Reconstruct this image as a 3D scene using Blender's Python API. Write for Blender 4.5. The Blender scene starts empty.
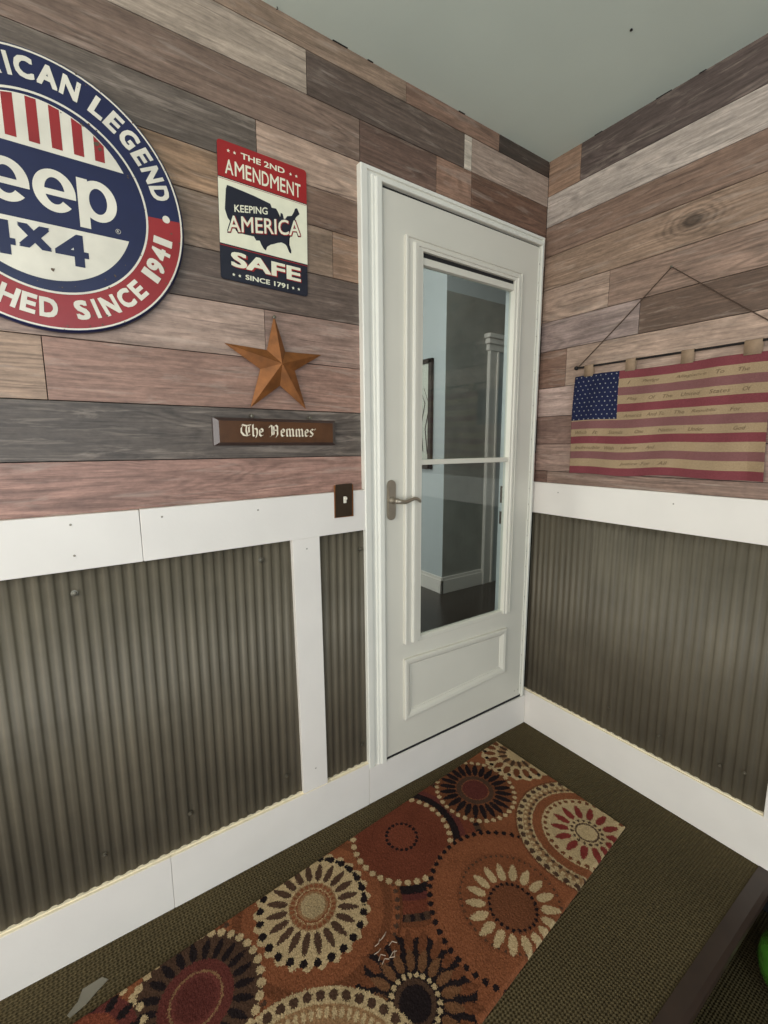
import bpy, bmesh, math, random
import numpy as np
from mathutils import Vector, Matrix

random.seed(4)
sc = bpy.context.scene
C = bpy.context.collection

# ---------------------------------------------------------------- camera
cam_d = bpy.data.cameras.new('camera')
cam_d.sensor_fit = 'VERTICAL'; cam_d.sensor_height = 36.0
cam_d.lens = 450.05 / 1024 * 36.0
cam_d.clip_start = 0.02
cam = bpy.data.objects.new('camera', cam_d); C.objects.link(cam)
yaw, pitch, roll = 0.6007, -0.1497, -0.0024
fw = Vector((math.sin(yaw)*math.cos(pitch), math.cos(yaw)*math.cos(pitch), math.sin(pitch)))
rt = Vector((math.cos(yaw), -math.sin(yaw), 0)); up = rt.cross(fw)
r2 = rt*math.cos(roll) + up*math.sin(roll); u2 = -rt*math.sin(roll) + up*math.cos(roll)
M = Matrix((r2, u2, -fw)).transposed().to_4x4()
M.translation = Vector((-1.7455, -1.3187, 1.3603))
cam.matrix_world = M
sc.camera = cam

# ---------------------------------------------------------------- world, lights, exposure
sc.view_settings.view_transform = 'Standard'
sc.view_settings.look = 'None'
sc.view_settings.gamma = 1.0
sc.view_settings.use_curve_mapping = False
sc.view_settings.exposure = 0.0
w = bpy.data.worlds.new('sky'); sc.world = w; w.use_nodes = True
w.node_tree.nodes['Background'].inputs[0].default_value = (0.75, 0.87, 1.0, 1)
w.node_tree.nodes['Background'].inputs[1].default_value = 1.0

def area(name, loc, target, sx, sy, power, col):
    l = bpy.data.lights.new(name, 'AREA'); l.shape = 'RECTANGLE'; l.size = sx; l.size_y = sy
    l.energy = power; l.color = col
    o = bpy.data.objects.new(name, l); C.objects.link(o); o.location = loc
    d = Vector(target) - Vector(loc)
    o.rotation_euler = d.to_track_quat('-Z', 'Y').to_euler()
    return o
area('window_daylight', (-3.80, -1.75, 1.40), (0, -1.75, 1.55), 2.3, 1.7, 80, (1.0, 0.955, 0.89))
area('window_daylight', (-2.25, -3.77, 1.30), (-2.1, 0, 1.35), 2.2, 1.9, 50, (0.74, 0.87, 1.0))  # unseen back window light, shaped and shifted to brighten ceiling and left floor
area('hall_daylight', (-2.3, 2.9, 1.6), (1.0, 2.0, 1.2), 1.6, 1.8, 52, (1.0, 0.985, 0.95))
area('hall_fill', (-0.9, 0.75, 2.7), (0.6, 1.3, 1.2), 0.6, 0.6, 24, (1.0, 0.97, 0.93))  # unseen fill light added to brighten the dark hall wall

# ---------------------------------------------------------------- helpers
def s2l(c):
    return tuple(((v/255)/12.92 if v/255 <= 0.04045 else ((v/255+0.055)/1.055)**2.4) for v in c)

def mat(name, col, rough=0.6, metal=0.0, noise=0.0, nscale=20, bump=0.0, bscale=200, spec=0.5, coat=0):
    m = bpy.data.materials.new(name); m.use_nodes = True
    nt = m.node_tree; b = nt.nodes['Principled BSDF']
    rgb = s2l(col)
    b.inputs['Roughness'].default_value = rough; b.inputs['Metallic'].default_value = metal
    b.inputs['Specular IOR Level'].default_value = spec
    b.inputs['Coat Weight'].default_value = coat
    tc = nt.nodes.new('ShaderNodeTexCoord')
    n = nt.nodes.new('ShaderNodeTexNoise'); n.inputs['Scale'].default_value = nscale; n.inputs['Detail'].default_value = 5
    nt.links.new(tc.outputs['Object'], n.inputs['Vector'])
    mr = nt.nodes.new('ShaderNodeMapRange')
    mr.inputs['From Min'].default_value = 0.3; mr.inputs['From Max'].default_value = 0.7
    mr.inputs['To Min'].default_value = 1-noise; mr.inputs['To Max'].default_value = 1+noise
    nt.links.new(n.outputs['Fac'], mr.inputs['Value'])
    vm = nt.nodes.new('ShaderNodeVectorMath'); vm.operation = 'SCALE'
    vm.inputs[0].default_value = rgb
    nt.links.new(mr.outputs['Result'], vm.inputs['Scale'])
    nt.links.new(vm.outputs[0], b.inputs['Base Color'])
    if bump:
        n2 = nt.nodes.new('ShaderNodeTexNoise'); n2.inputs['Scale'].default_value = bscale
        nt.links.new(tc.outputs['Object'], n2.inputs['Vector'])
        bp = nt.nodes.new('ShaderNodeBump'); bp.inputs['Strength'].default_value = bump; bp.inputs['Distance'].default_value = 0.002
        nt.links.new(n2.outputs['Fac'], bp.inputs['Height']); nt.links.new(bp.outputs[0], b.inputs['Normal'])
    return m

class NT:
    """tiny node-graph helper"""
    def __init__(s, name):
        s.m = bpy.data.materials.new(name); s.m.use_nodes = True; s.t = s.m.node_tree
        s.b = s.t.nodes['Principled BSDF']
    def n(s, kind, **kw):
        x = s.t.nodes.new(kind)
        for k, v in kw.items(): setattr(x, k, v)
        return x
    def l(s, a, b): s.t.links.new(a, b)
    def math(s, op, a, b=None, c=None, clamp=False):
        x = s.n('ShaderNodeMath', operation=op); x.use_clamp = clamp
        for i, v in enumerate((a, b, c)):
            if v is None: continue
            if isinstance(v, (int, float)): x.inputs[i].default_value = v
            else: s.l(v, x.inputs[i])
        return x.outputs[0]
    def rng(s, v, a, b, c, d):
        x = s.n('ShaderNodeMapRange'); s.l(v, x.inputs['Value'])
        for k, q in zip(('From Min', 'From Max', 'To Min', 'To Max'), (a, b, c, d)): x.inputs[k].default_value = q
        return x.outputs['Result']

def new(name, me, m=None, parent=None):
    o = bpy.data.objects.new(name, me); C.objects.link(o)
    if m is not None:
        for k in (m if isinstance(m, (list, tuple)) else [m]): me.materials.append(k)
    if parent is not None: o.parent = parent
    return o

def fin(name, bm, m, parent=None, smooth=False):
    me = bpy.data.meshes.new(name)
    bmesh.ops.recalc_face_normals(bm, faces=bm.faces)
    bm.to_mesh(me); bm.free()
    if smooth:
        for f in me.polygons: f.use_smooth = True
    return new(name, me, m, parent)

def empty(name, loc=(0, 0, 0), parent=None):
    o = bpy.data.objects.new(name, None); C.objects.link(o); o.location = loc
    o.empty_display_size = 0.05
    if parent: o.parent = parent
    return o

def tag(o, label, cat, group=None):
    o['label'] = label; o['category'] = cat
    if group: o['group'] = group
    return o

def st(o):
    o['kind'] = 'structure'; return o

def box(bm, x0, x1, y0, y1, z0, z1, bev=0.0, mi=0):
    b2 = bmesh.new(); bmesh.ops.create_cube(b2, size=1)
    for v in b2.verts:
        v.co = Vector((x0+(x1-x0)*(v.co.x+.5), y0+(y1-y0)*(v.co.y+.5), z0+(z1-z0)*(v.co.z+.5)))
    if bev: bmesh.ops.bevel(b2, geom=b2.edges[:], offset=bev, segments=2, affect='EDGES', profile=0.6)
    for f in b2.faces: f.material_index = mi
    me = bpy.data.meshes.new('t'); b2.to_mesh(me); b2.free(); bm.from_mesh(me); bpy.data.meshes.remove(me)

def prism(bm, pts, d0, d1, axis='y', bev=0.0, mi=0):
    """polygon pts (a,b) extruded along axis from d0 to d1; a,b = x,z (axis y) or y,z (axis x) or x,y (axis z)"""
    def P(a, b, d):
        return (a, d, b) if axis == 'y' else ((d, a, b) if axis == 'x' else (a, b, d))
    b2 = bmesh.new()
    A = [b2.verts.new(P(a, b, d0)) for a, b in pts]; B = [b2.verts.new(P(a, b, d1)) for a, b in pts]
    n = len(pts)
    b2.faces.new(A); b2.faces.new(B[::-1])
    for i in range(n): b2.faces.new((A[i], B[i], B[(i+1) % n], A[(i+1) % n]))
    bmesh.ops.recalc_face_normals(b2, faces=b2.faces)
    if bev: bmesh.ops.bevel(b2, geom=b2.edges[:], offset=bev, segments=2, affect='EDGES')
    for f in b2.faces: f.material_index = mi
    me = bpy.data.meshes.new('t'); b2.to_mesh(me); b2.free(); bm.from_mesh(me); bpy.data.meshes.remove(me)

def tube(bm, pts, rad, seg=10, caps=True):
    pts = [Vector(p) for p in pts]; rings = []
    rads = rad if isinstance(rad, (list, tuple)) else [rad]*len(pts)
    for i, p in enumerate(pts):
        t = (pts[min(i+1, len(pts)-1)] - pts[max(i-1, 0)]).normalized()
        a = t.cross(Vector((0.13, 0.2, 1))).normalized(); b = t.cross(a)
        rings.append([bm.verts.new(p + (a*math.cos(k*2*math.pi/seg) + b*math.sin(k*2*math.pi/seg))*rads[i]) for k in range(seg)])
    for i in range(len(rings)-1):
        for k in range(seg):
            bm.faces.new((rings[i][k], rings[i][(k+1) % seg], rings[i+1][(k+1) % seg], rings[i+1][k]))
    if caps:
        bm.faces.new(rings[0]); bm.faces.new(rings[-1][::-1])

def lathe(bm, prof, cx, cy, cz, axis='z', seg=64):
    """prof: (r, h). axis z: up; axis y: h goes to -y (out of the left wall)"""
    rings = []
    for r, h in prof:
        ring = []
        for k in range(seg):
            a = k*2*math.pi/seg
            if axis == 'z': co = (cx+r*math.cos(a), cy+r*math.sin(a), cz+h)
            elif axis == 'y': co = (cx+r*math.cos(a), cy-h, cz+r*math.sin(a))
            else: co = (cx-h, cy+r*math.cos(a), cz+r*math.sin(a))
            ring.append(bm.verts.new(co))
        rings.append(ring)
    for i in range(len(rings)-1):
        for k in range(seg):
            bm.faces.new((rings[i][k], rings[i][(k+1) % seg], rings[i+1][(k+1) % seg], rings[i+1][k]))
    if prof[0][0] > 1e-5: bm.faces.new(rings[0])
    bm.faces.new(rings[-1][::-1])

_glyph = {}
def glyph(text, bold=0.0, shear=0.0):
    """flat mesh of a piece of text: (verts 2D array, faces) unscaled, from the built-in font"""
    k = (text, bold, shear)
    if k in _glyph: return _glyph[k]
    cu = bpy.data.curves.new('t', 'FONT'); cu.body = text; cu.size = 1; cu.offset = bold; cu.shear = shear
    cu.resolution_u = 3
    o = bpy.data.objects.new('t', cu); C.objects.link(o)
    dg = bpy.context.evaluated_depsgraph_get()
    me = bpy.data.meshes.new_from_object(o.evaluated_get(dg))
    v = np.array([tuple(q.co)[:2] for q in me.vertices]); f = [tuple(p.vertices) for p in me.polygons]
    bpy.data.objects.remove(o); bpy.data.curves.remove(cu); bpy.data.meshes.remove(me)
    _glyph[k] = (v, f); return v, f

def add_text(bm, text, x0, x1, z0, z1, fn, bold=0.02, shear=0.0, lift=True):
    """fit text into the box; fn(a, b) -> 3D point; stroke weight grows by laying shifted copies over each other"""
    v, f = glyph(text, 0.0, shear)
    lo, hi = v.min(0), v.max(0)
    sx, sz = (x1-x0)/(hi[0]-lo[0]+2*bold), (z1-z0)/(hi[1]-lo[1]+2*bold)
    if bold <= 0: offs = [(0, 0)]
    elif bold < 0.02: offs = [(-bold, 0), (bold, 0), (0, bold), (0, -bold)]
    else: offs = [(bold*a, bold*b) for a in (-1, 0, 1) for b in (-1, 0, 1)]
    for k, (dx, dz) in enumerate(offs):
        vs = []
        for a, b in v:
            p = Vector(fn(x0+(a-lo[0]+bold+dx)*sx, z0+(b-lo[1]+bold+dz)*sz))
            if lift: p.y -= 0.00004*k
            vs.append(bm.verts.new(p))
        for q in f:
            try: bm.faces.new([vs[i] for i in q])
            except ValueError: pass

def flat(bm, pts, fn, mi=0):
    f = bm.faces.new([bm.verts.new(fn(a, b)) for a, b in pts]); f.material_index = mi
    return f

# ---------------------------------------------------------------- materials
white = mat('white_paint', (222, 215, 206), 0.5, noise=0.03, nscale=6, bump=0.15, bscale=60)
doorw = mat('door_enamel', (208, 203, 189), 0.42, noise=0.02, nscale=5)
trimw = mat('casing_paint', (220, 217, 205), 0.42, noise=0.03, nscale=8)
rawedge = mat('unpainted_edge', (240, 226, 196), 0.7, noise=0.08, nscale=40)
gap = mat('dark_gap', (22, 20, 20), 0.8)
pewter = mat('pewter', (164, 154, 138), 0.42, 0.75, noise=0.1)
steel = mat('screw_steel', (118, 112, 98), 0.4, 0.8)
bronze = mat('bronze_plate', (62, 48, 34), 0.45, 0.5, noise=0.15)
ceilm = mat('ceiling_paint', (208, 218, 206), 0.75, noise=0.025, nscale=4, bump=0.1, bscale=90)
hallw = mat('hall_paint', (178, 184, 184), 0.7)
halldark = mat('hall_taupe', (140, 140, 132), 0.7, noise=0.12, nscale=7)
darkwood = mat('dark_floor_wood', (52, 44, 40), 0.32, noise=0.2, nscale=9)
frame_m = mat('dark_frame', (46, 34, 26), 0.4)
paperm = mat('print_paper', (200, 200, 188), 0.8)
rustm = mat('rust_star', (136, 84, 42), 0.5, 0.45, noise=0.25, nscale=30, bump=0.2, bscale=150)
plaquem = mat('stained_plaque', (80, 50, 28), 0.28, noise=0.22, nscale=25)
plaqueedge = mat('plaque_edge', (60, 46, 42), 0.3, noise=0.1)
inkc = mat('plaque_lettering', (222, 210, 186), 0.6)
navy = mat('navy_enamel', (24, 30, 66), 0.32, noise=0.12, nscale=14)
cream = mat('cream_enamel', (214, 207, 190), 0.35, noise=0.12, nscale=11)
redm = mat('red_enamel', (142, 36, 38), 0.35, noise=0.12, nscale=14)
tin_red = mat('tin_red', (150, 28, 30), 0.4, noise=0.06)
tin_cream = mat('tin_cream', (226, 222, 196), 0.4, noise=0.05, nscale=30)
tin_navy = mat('tin_navy', (24, 26, 40), 0.4, noise=0.08)
worn = mat('worn_metal', (96, 78, 62), 0.6, 0.3, noise=0.3, nscale=60)
blackm = mat('black_iron', (24, 20, 20), 0.5, 0.4)
cordm = mat('brown_cord', (72, 54, 42), 0.9)
potm = mat('green_glaze', (54, 104, 30), 0.18, noise=0.3, nscale=16, coat=0.6)
soilm = mat('potting_soil', (40, 30, 22), 0.95, noise=0.4, nscale=60, bump=0.6, bscale=80)
leafm = mat('green_leaf', (60, 110, 36), 0.45, noise=0.2, nscale=20)
scrapm = mat('pale_scrap', (150, 144, 130), 0.8, noise=0.1)
scrap2 = mat('grey_film', (112, 106, 92), 0.5, noise=0.1)
lintm = mat('pale_lint', (170, 150, 130), 0.9)

def wood_mat(name, ax):
    """printed reclaimed-wood boards: board tone comes with the board, grain runs along axis ax (0=x, 1=y)"""
    g = NT(name)
    at = g.n('ShaderNodeAttribute', attribute_name='tone'); at2 = g.n('ShaderNodeAttribute', attribute_name='seed')
    tc = g.n('ShaderNodeTexCoord'); sp = g.n('ShaderNodeSeparateXYZ'); g.l(tc.outputs['Object'], sp.inputs[0])
    L = sp.outputs[ax]; Z = sp.outputs[2]
    seed = at2.outputs['Fac']
    def vec(sl, sz, so):
        c = g.n('ShaderNodeCombineXYZ')
        g.l(g.math('MULTIPLY_ADD', L, sl, g.math('MULTIPLY', seed, so)), c.inputs[0])
        g.l(g.math('MULTIPLY', Z, sz), c.inputs[1]); g.l(g.math('MULTIPLY', seed, 7.3), c.inputs[2])
        return c.outputs[0]
    def noise(v, scale, detail=4, dist=0.0):
        n = g.n('ShaderNodeTexNoise'); n.inputs['Scale'].default_value = scale; n.inputs['Detail'].default_value = detail
        n.inputs['Distortion'].default_value = dist; n.inputs['Roughness'].default_value = 0.65
        g.l(v, n.inputs['Vector']); return n.outputs['Fac']
    fine = noise(vec(6, 160, 3.1), 1.0, 6, 0.4)
    mid = noise(vec(3.2, 30, 9.7), 1.0, 5, 1.2)
    big = noise(vec(1.6, 5, 4.3), 1.3, 3, 0.6)
    # cathedral figure: contour lines of a stretched noise field
    fld = noise(vec(1.5, 9, 12.9), 1.0, 1.5, 0.3)
    rings = g.math('SINE', g.math('MULTIPLY', fld, 95))
    rings = g.rng(rings, -1, 0.4, 0.0, 1.0)
    mask = g.rng(big, 0.40, 0.62, 0.0, 1.0)
    # the one big knot on the right wall
    v = None
    fac = g.math('MULTIPLY', g.rng(fine, 0.28, 0.72, 0.70, 1.26), g.rng(mid, 0.28, 0.72, 0.66, 1.28))
    fac = g.math('MULTIPLY', fac, g.rng(big, 0.3, 0.7, 0.84, 1.16))
    rr = g.math('MULTIPLY_ADD', g.math('MULTIPLY', g.math('SUBTRACT', rings, 1.0), mask), 0.34, 1.0)
    fac = g.math('MULTIPLY', fac, rr)
    if ax == 1:
        dy = g.math('MULTIPLY', g.math('ADD', L, 0.569), 0.62); dz = g.math('SUBTRACT', Z, 2.085)
        wob = g.math('MULTIPLY', g.math('SUBTRACT', mid, 0.5), 0.02)
        d = g.math('ADD', g.math('SQRT', g.math('ADD', g.math('MULTIPLY', dy, dy), g.math('MULTIPLY', dz, dz))), wob)
        core = g.rng(d, 0.016, 0.024, 0.45, 1.0)
        kr = g.rng(g.math('SINE', g.math('MULTIPLY', d, 430)), -1, 0.6, 0.66, 1.0)
        fade = g.rng(d, 0.04, 0.085, 0.0, 1.0)
        inside = g.math('MULTIPLY', g.math('LESS_THAN', Z, 2.146), g.math('GREATER_THAN', Z, 2.014))
        kk = g.math('MULTIPLY', core, g.math('ADD', g.math('MULTIPLY', kr, g.math('SUBTRACT', 1.0, fade)), fade))
        kk = g.math('ADD', g.math('MULTIPLY', kk, inside), g.math('SUBTRACT', 1.0, inside))
        fac = g.math('MULTIPLY', fac, kk)
    mott = noise(vec(45, 95, 5.7), 1.0, 4, 0.3)
    crack = noise(vec(5, 230, 17.1), 1.0, 3, 0.2)
    fac = g.math('MULTIPLY', fac, g.rng(mott, 0.3, 0.7, 0.84, 1.16))
    cr = g.n('ShaderNodeMapRange'); cr.clamp = True; g.l(crack, cr.inputs['Value'])
    for k_, q_ in zip(('From Min', 'From Max', 'To Min', 'To Max'), (0.60, 0.72, 1.0, 0.55)): cr.inputs[k_].default_value = q_
    fac = g.math('MULTIPLY', g.math('MULTIPLY', fac, cr.outputs['Result']), 0.93)
    # pale weathered rub
    pale = noise(vec(5, 42, 21.3), 1.0, 5, 0.8)
    pm = g.rng(pale, 0.54, 0.72, 0.0, 0.45)
    vm = g.n('ShaderNodeVectorMath', operation='SCALE'); g.l(at.outputs['Color'], vm.inputs[0]); g.l(fac, vm.inputs['Scale'])
    mx = g.n('ShaderNodeMix', data_type='RGBA'); g.l(pm, mx.inputs[0]); g.l(vm.outputs[0], mx.inputs[6])
    mx.inputs[7].default_value = (*s2l((176, 160, 146)), 1)
    g.l(mx.outputs[2], g.b.inputs['Base Color'])
    g.b.inputs['Roughness'].default_value = 0.5; g.b.inputs['Specular IOR Level'].default_value = 0.4
    bp = g.n('ShaderNodeBump'); bp.inputs['Strength'].default_value = 0.25; bp.inputs['Distance'].default_value = 0.0015
    g.l(fac, bp.inputs['Height']); g.l(bp.outputs[0], g.b.inputs['Normal'])
    return g.m
wood_l = wood_mat('plank_wood_left', 0)
wood_r = wood_mat('plank_wood_right', 1)

def metal_mat():
    g = NT('corrugated_steel')
    tc = g.n('ShaderNodeTexCoord')
    mp = g.n('ShaderNodeMapping'); mp.inputs['Scale'].default_value = (60, 60, 2.2); g.l(tc.outputs['Object'], mp.inputs[0])
    n = g.n('ShaderNodeTexNoise'); n.inputs['Scale'].default_value = 1; n.inputs['Detail'].default_value = 5; g.l(mp.outputs[0], n.inputs['Vector'])
    n2 = g.n('ShaderNodeTexNoise'); n2.inputs['Scale'].default_value = 5; n2.inputs['Detail'].default_value = 4; g.l(tc.outputs['Object'], n2.inputs['Vector'])
    f = g.math('MULTIPLY', g.rng(n.outputs['Fac'], 0.3, 0.7, 0.86, 1.12), g.rng(n2.outputs['Fac'], 0.3, 0.7, 0.85, 1.12))
    vm = g.n('ShaderNodeVectorMath', operation='SCALE'); vm.inputs[0].default_value = s2l((95, 87, 72)); g.l(f, vm.inputs['Scale'])
    g.l(vm.outputs[0], g.b.inputs['Base Color'])
    g.b.inputs['Metallic'].default_value = 0.15; g.b.inputs['Roughness'].default_value = 0.62
    # faint dents running across the sheet
    mp2 = g.n('ShaderNodeMapping'); mp2.inputs['Scale'].default_value = (3, 3, 14); g.l(tc.outputs['Object'], mp2.inputs[0])
    n3 = g.n('ShaderNodeTexNoise'); n3.inputs['Scale'].default_value = 1.5; g.l(mp2.outputs[0], n3.inputs['Vector'])
    bp = g.n('ShaderNodeBump'); bp.inputs['Strength'].default_value = 0.35; bp.inputs['Distance'].default_value = 0.006
    g.l(n3.outputs['Fac'], bp.inputs['Height']); g.l(bp.outputs[0], g.b.inputs['Normal'])
    return g.m
corrm = metal_mat()

def carpet_mat(name, col):
    g = NT(name)
    tc = g.n('ShaderNodeTexCoord'); sp = g.n('ShaderNodeSeparateXYZ'); g.l(tc.outputs['Object'], sp.inputs[0])
    rowi = g.math('FLOOR', g.math('MULTIPLY', sp.outputs[1], 125))
    off = g.math('MULTIPLY', g.math('MODULO', rowi, 2.0), 1.57)
    a = g.math('SINE', g.math('MULTIPLY', sp.outputs[1], 2*math.pi*125))
    b = g.math('SINE', g.math('ADD', g.math('MULTIPLY', sp.outputs[0], 2*math.pi*100), off))
    h = g.math('ADD', g.math('MULTIPLY', a, 0.55), g.math('MULTIPLY', b, 0.45))
    n = g.n('ShaderNodeTexNoise'); n.inputs['Scale'].default_value = 90; n.inputs['Detail'].default_value = 5; g.l(tc.outputs['Object'], n.inputs['Vector'])
    n2 = g.n('ShaderNodeTexNoise'); n2.inputs['Scale'].default_value = 2.4; n2.inputs['Detail'].default_value = 4; g.l(tc.outputs['Object'], n2.inputs['Vector'])
    f = g.math('MULTIPLY', g.rng(h, -1, 1, 0.80, 1.14), g.rng(n.outputs['Fac'], 0.3, 0.7, 0.78, 1.22))
    f = g.math('MULTIPLY', f, g.rng(n2.outputs['Fac'], 0.3, 0.7, 0.88, 1.12))
    vm = g.n('ShaderNodeVectorMath', operation='SCALE'); vm.inputs[0].default_value = s2l(col); g.l(f, vm.inputs['Scale'])
    g.l(vm.outputs[0], g.b.inputs['Base Color'])
    g.b.inputs['Roughness'].default_value = 0.95; g.b.inputs['Specular IOR Level'].default_value = 0.1
    bp = g.n('ShaderNodeBump'); bp.inputs['Strength'].default_value = 0.8; bp.inputs['Distance'].default_value = 0.003
    g.l(g.math('ADD', h, n.outputs['Fac']), bp.inputs['Height']); g.l(bp.outputs[0], g.b.inputs['Normal'])
    return g.m
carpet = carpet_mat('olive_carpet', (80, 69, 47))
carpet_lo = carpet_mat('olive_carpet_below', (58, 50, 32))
nosing = mat('step_nosing', (50, 37, 29), 0.4, noise=0.15, nscale=20)

def attr_mat(name, rough, grain=0.15, gscale=400, bump=0.3, spec=0.3):
    g = NT(name)
    at = g.n('ShaderNodeAttribute', attribute_name='tone')
    tc = g.n('ShaderNodeTexCoord'); n = g.n('ShaderNodeTexNoise'); n.inputs['Scale'].default_value = gscale; n.inputs['Detail'].default_value = 3
    g.l(tc.outputs['Object'], n.inputs['Vector'])
    vm = g.n('ShaderNodeVectorMath', operation='SCALE'); g.l(at.outputs['Color'], vm.inputs[0])
    g.l(g.rng(n.outputs['Fac'], 0.3, 0.7, 1-grain, 1+grain), vm.inputs['Scale'])
    g.l(vm.outputs[0], g.b.inputs['Base Color']); g.b.inputs['Roughness'].default_value = rough
    g.b.inputs['Specular IOR Level'].default_value = spec
    bp = g.n('ShaderNodeBump'); bp.inputs['Strength'].default_value = bump; bp.inputs['Distance'].default_value = 0.002
    g.l(n.outputs['Fac'], bp.inputs['Height']); g.l(bp.outputs[0], g.b.inputs['Normal'])
    return g.m

def glass_mat():
    g = NT('clear_glass'); t = g.t
    out = t.nodes['Material Output']; t.nodes.remove(g.b)
    tr = g.n('ShaderNodeBsdfTransparent'); tr.inputs[0].default_value = (0.82, 0.86, 0.85, 1)
    gl = g.n('ShaderNodeBsdfGlossy'); gl.inputs['Roughness'].default_value = 0.01
    ge = g.n('ShaderNodeNewGeometry'); dp = g.n('ShaderNodeVectorMath', operation='DOT_PRODUCT')
    g.l(ge.outputs['Incoming'], dp.inputs[0]); g.l(ge.outputs['Normal'], dp.inputs[1])
    c_ = g.math('ABSOLUTE', dp.outputs['Value'])
    f = g.math('MULTIPLY_ADD', g.math('POWER', g.math('SUBTRACT', 1.0, c_), 5.0), 0.95, 0.05, clamp=True)
    mx = g.n('ShaderNodeMixShader'); g.l(f, mx.inputs[0]); g.l(tr.outputs[0], mx.inputs[1]); g.l(gl.outputs[0], mx.inputs[2])
    g.l(mx.outputs[0], out.inputs[0]); return g.m
glassm = glass_mat()

# ---------------------------------------------------------------- plank walls
TOP = 2.5217
XL = -3.9; YB = -3.9
def planks(name, rows, m, ax, base):
    """rows: (z0, z1, [(end coordinate, colour), ...]) walking away from the room corner (0) to the far end."""
    bm = bmesh.new(); cols = []; seeds = []
    g_ = 0.0018
    far = XL if ax == 0 else YB
    for ri, (z0, z1, segs) in enumerate(rows):
        a = 0.0
        for si, (e, col) in enumerate(segs):
            if e is None: e = far
            lo, hi = e + g_*0.5, a - g_*0.5
            nf = len(bm.faces)
            if ax == 0: box(bm, lo, hi, -0.0, 0.012, z0+g_*.6, z1-g_*.6, 0.0008)
            else: box(bm, -0.0, 0.012, lo, hi, z0+g_*.6, z1-g_*.6, 0.0008)
            cnt = len(bm.faces)-nf
            c = s2l(col); cols += [(*c, 1)]*cnt; seeds += [random.random()*3+ri*0.37+si]*cnt
            a = e
    me = bpy.data.meshes.new(name); bm.to_mesh(me); bm.free()
    ca = me.attributes.new('tone', 'FLOAT_COLOR', 'FACE'); ca.data.foreach_set('color', np.array(cols, dtype=np.float32).ravel())
    sa = me.attributes.new('seed', 'FLOAT', 'FACE'); sa.data.foreach_set('value', np.array(seeds, dtype=np.float32))
    me.materials.append(m)
    return me

LR = [
 (1.06, 1.321, [(None, (158, 122, 108))]),
 (1.321, 1.463, [(None, (94, 84, 76))]),
 (1.463, 1.606, [(-1.782, (156, 122, 106)), (None, (166, 138, 116))]),
 (1.606, 1.744, [(-1.257, (154, 126, 112)), (-2.3, (172, 146, 130)), (None, (130, 104, 88))]),
 (1.744, 1.871, [(-1.62, (104, 88, 78)), (None, (126, 106, 92))]),
 (1.871, 2.006, [(-1.031, (150, 120, 98)), (None, (134, 112, 94))]),
 (2.006, 2.112, [(-1.25, (128, 102, 86)), (None, (152, 122, 96))]),
 (2.112, 2.230, [(-1.26, (180, 152, 132)), (None, (106, 94, 84))]),
 (2.230, 2.349, [(-0.447, (118, 88, 72)), (-0.617, (156, 122, 102)), (-0.93, (112, 88, 76)), (None, (128, 106, 92))]),
 (2.349, 2.462, [(-0.449, (172, 150, 134)), (-0.486, (204, 190, 172)), (-1.105, (102, 86, 76)), (None, (176, 158, 140))]),
 (2.462, TOP+.01, [(-0.306, (76, 64, 56)), (-0.75, (142, 112, 94)), (None, (152, 128, 108))]),
]
bm = bmesh.new()
# door opening: boards are laid on a backing; build the boards around the door by clipping the row list
def row_clip(rows, x0, x1, ztop):
    out = []
    for z0, z1, segs in rows:
        if z0 >= ztop - 0.03: out.append((z0, z1, segs)); continue
        a = 0.0; res = []
        for e, c in segs:
            ee = XL if e is None else e
            res.append((a, ee, c)); a = ee
        out.append((z0, z1, res, 'clip'))
    return out
def planks_left():
    rows = []
    bm = bmesh.new(); cols = []; seeds = []
    g_ = 0.0018; X0, X1, ZT = -0.90, -0.045, 2.19
    for ri, (z0, z1, segs) in enumerate(LR):
        a = 0.0
        for si, (e, col) in enumerate(segs):
            e = XL if e is None else e
            parts = [(e, a)]
            if z0 < ZT - 0.03:
                parts = []
                if e < X0: parts.append((e, min(a, X0)))
                if a > X1: parts.append((max(e, X1), a))
            for lo, hi in parts:
                if hi-lo < 0.004: continue
                nf = len(bm.faces)
                box(bm, lo+g_*.5, hi-g_*.5, 0.0, 0.012, max(z0, 0)+g_*.6, z1-g_*.6, 0.0008)
                cnt = len(bm.faces)-nf
                cols.extend([(*s2l(col), 1)]*cnt); seeds.extend([1.3+ri*2.37+si*1.1]*cnt)
            a = e
    # dark backing behind the boards
    nf = len(bm.faces)
    box(bm, XL, X0, 0.012, 0.13, -0.2, TOP, mi=1); box(bm, X1, 0.0, 0.012, 0.13, -0.2, TOP, mi=1); box(bm, X0, X1, 0.012, 0.13, ZT, TOP, mi=1)
    box(bm, X0, X1, 0.012, 0.13, -0.2, 0.13, mi=1)
    cnt = len(bm.faces)-nf; cols.extend([(.02, .02, .02, 1)]*cnt); seeds.extend([0]*cnt)
    me = bpy.data.meshes.new('wall_left'); bm.to_mesh(me); bm.free()
    ca = me.attributes.new('tone', 'FLOAT_COLOR', 'FACE'); ca.data.foreach_set('color', np.array(cols, dtype=np.float32).ravel())
    sa = me.attributes.new('seed', 'FLOAT', 'FACE'); sa.data.foreach_set('value', np.array(seeds, dtype=np.float32))
    return me
wall_left = st(new('wall_left', planks_left(), [wood_l, gap]))
wall_left['label'] = 'reclaimed wood plank wall around the glass door'

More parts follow.
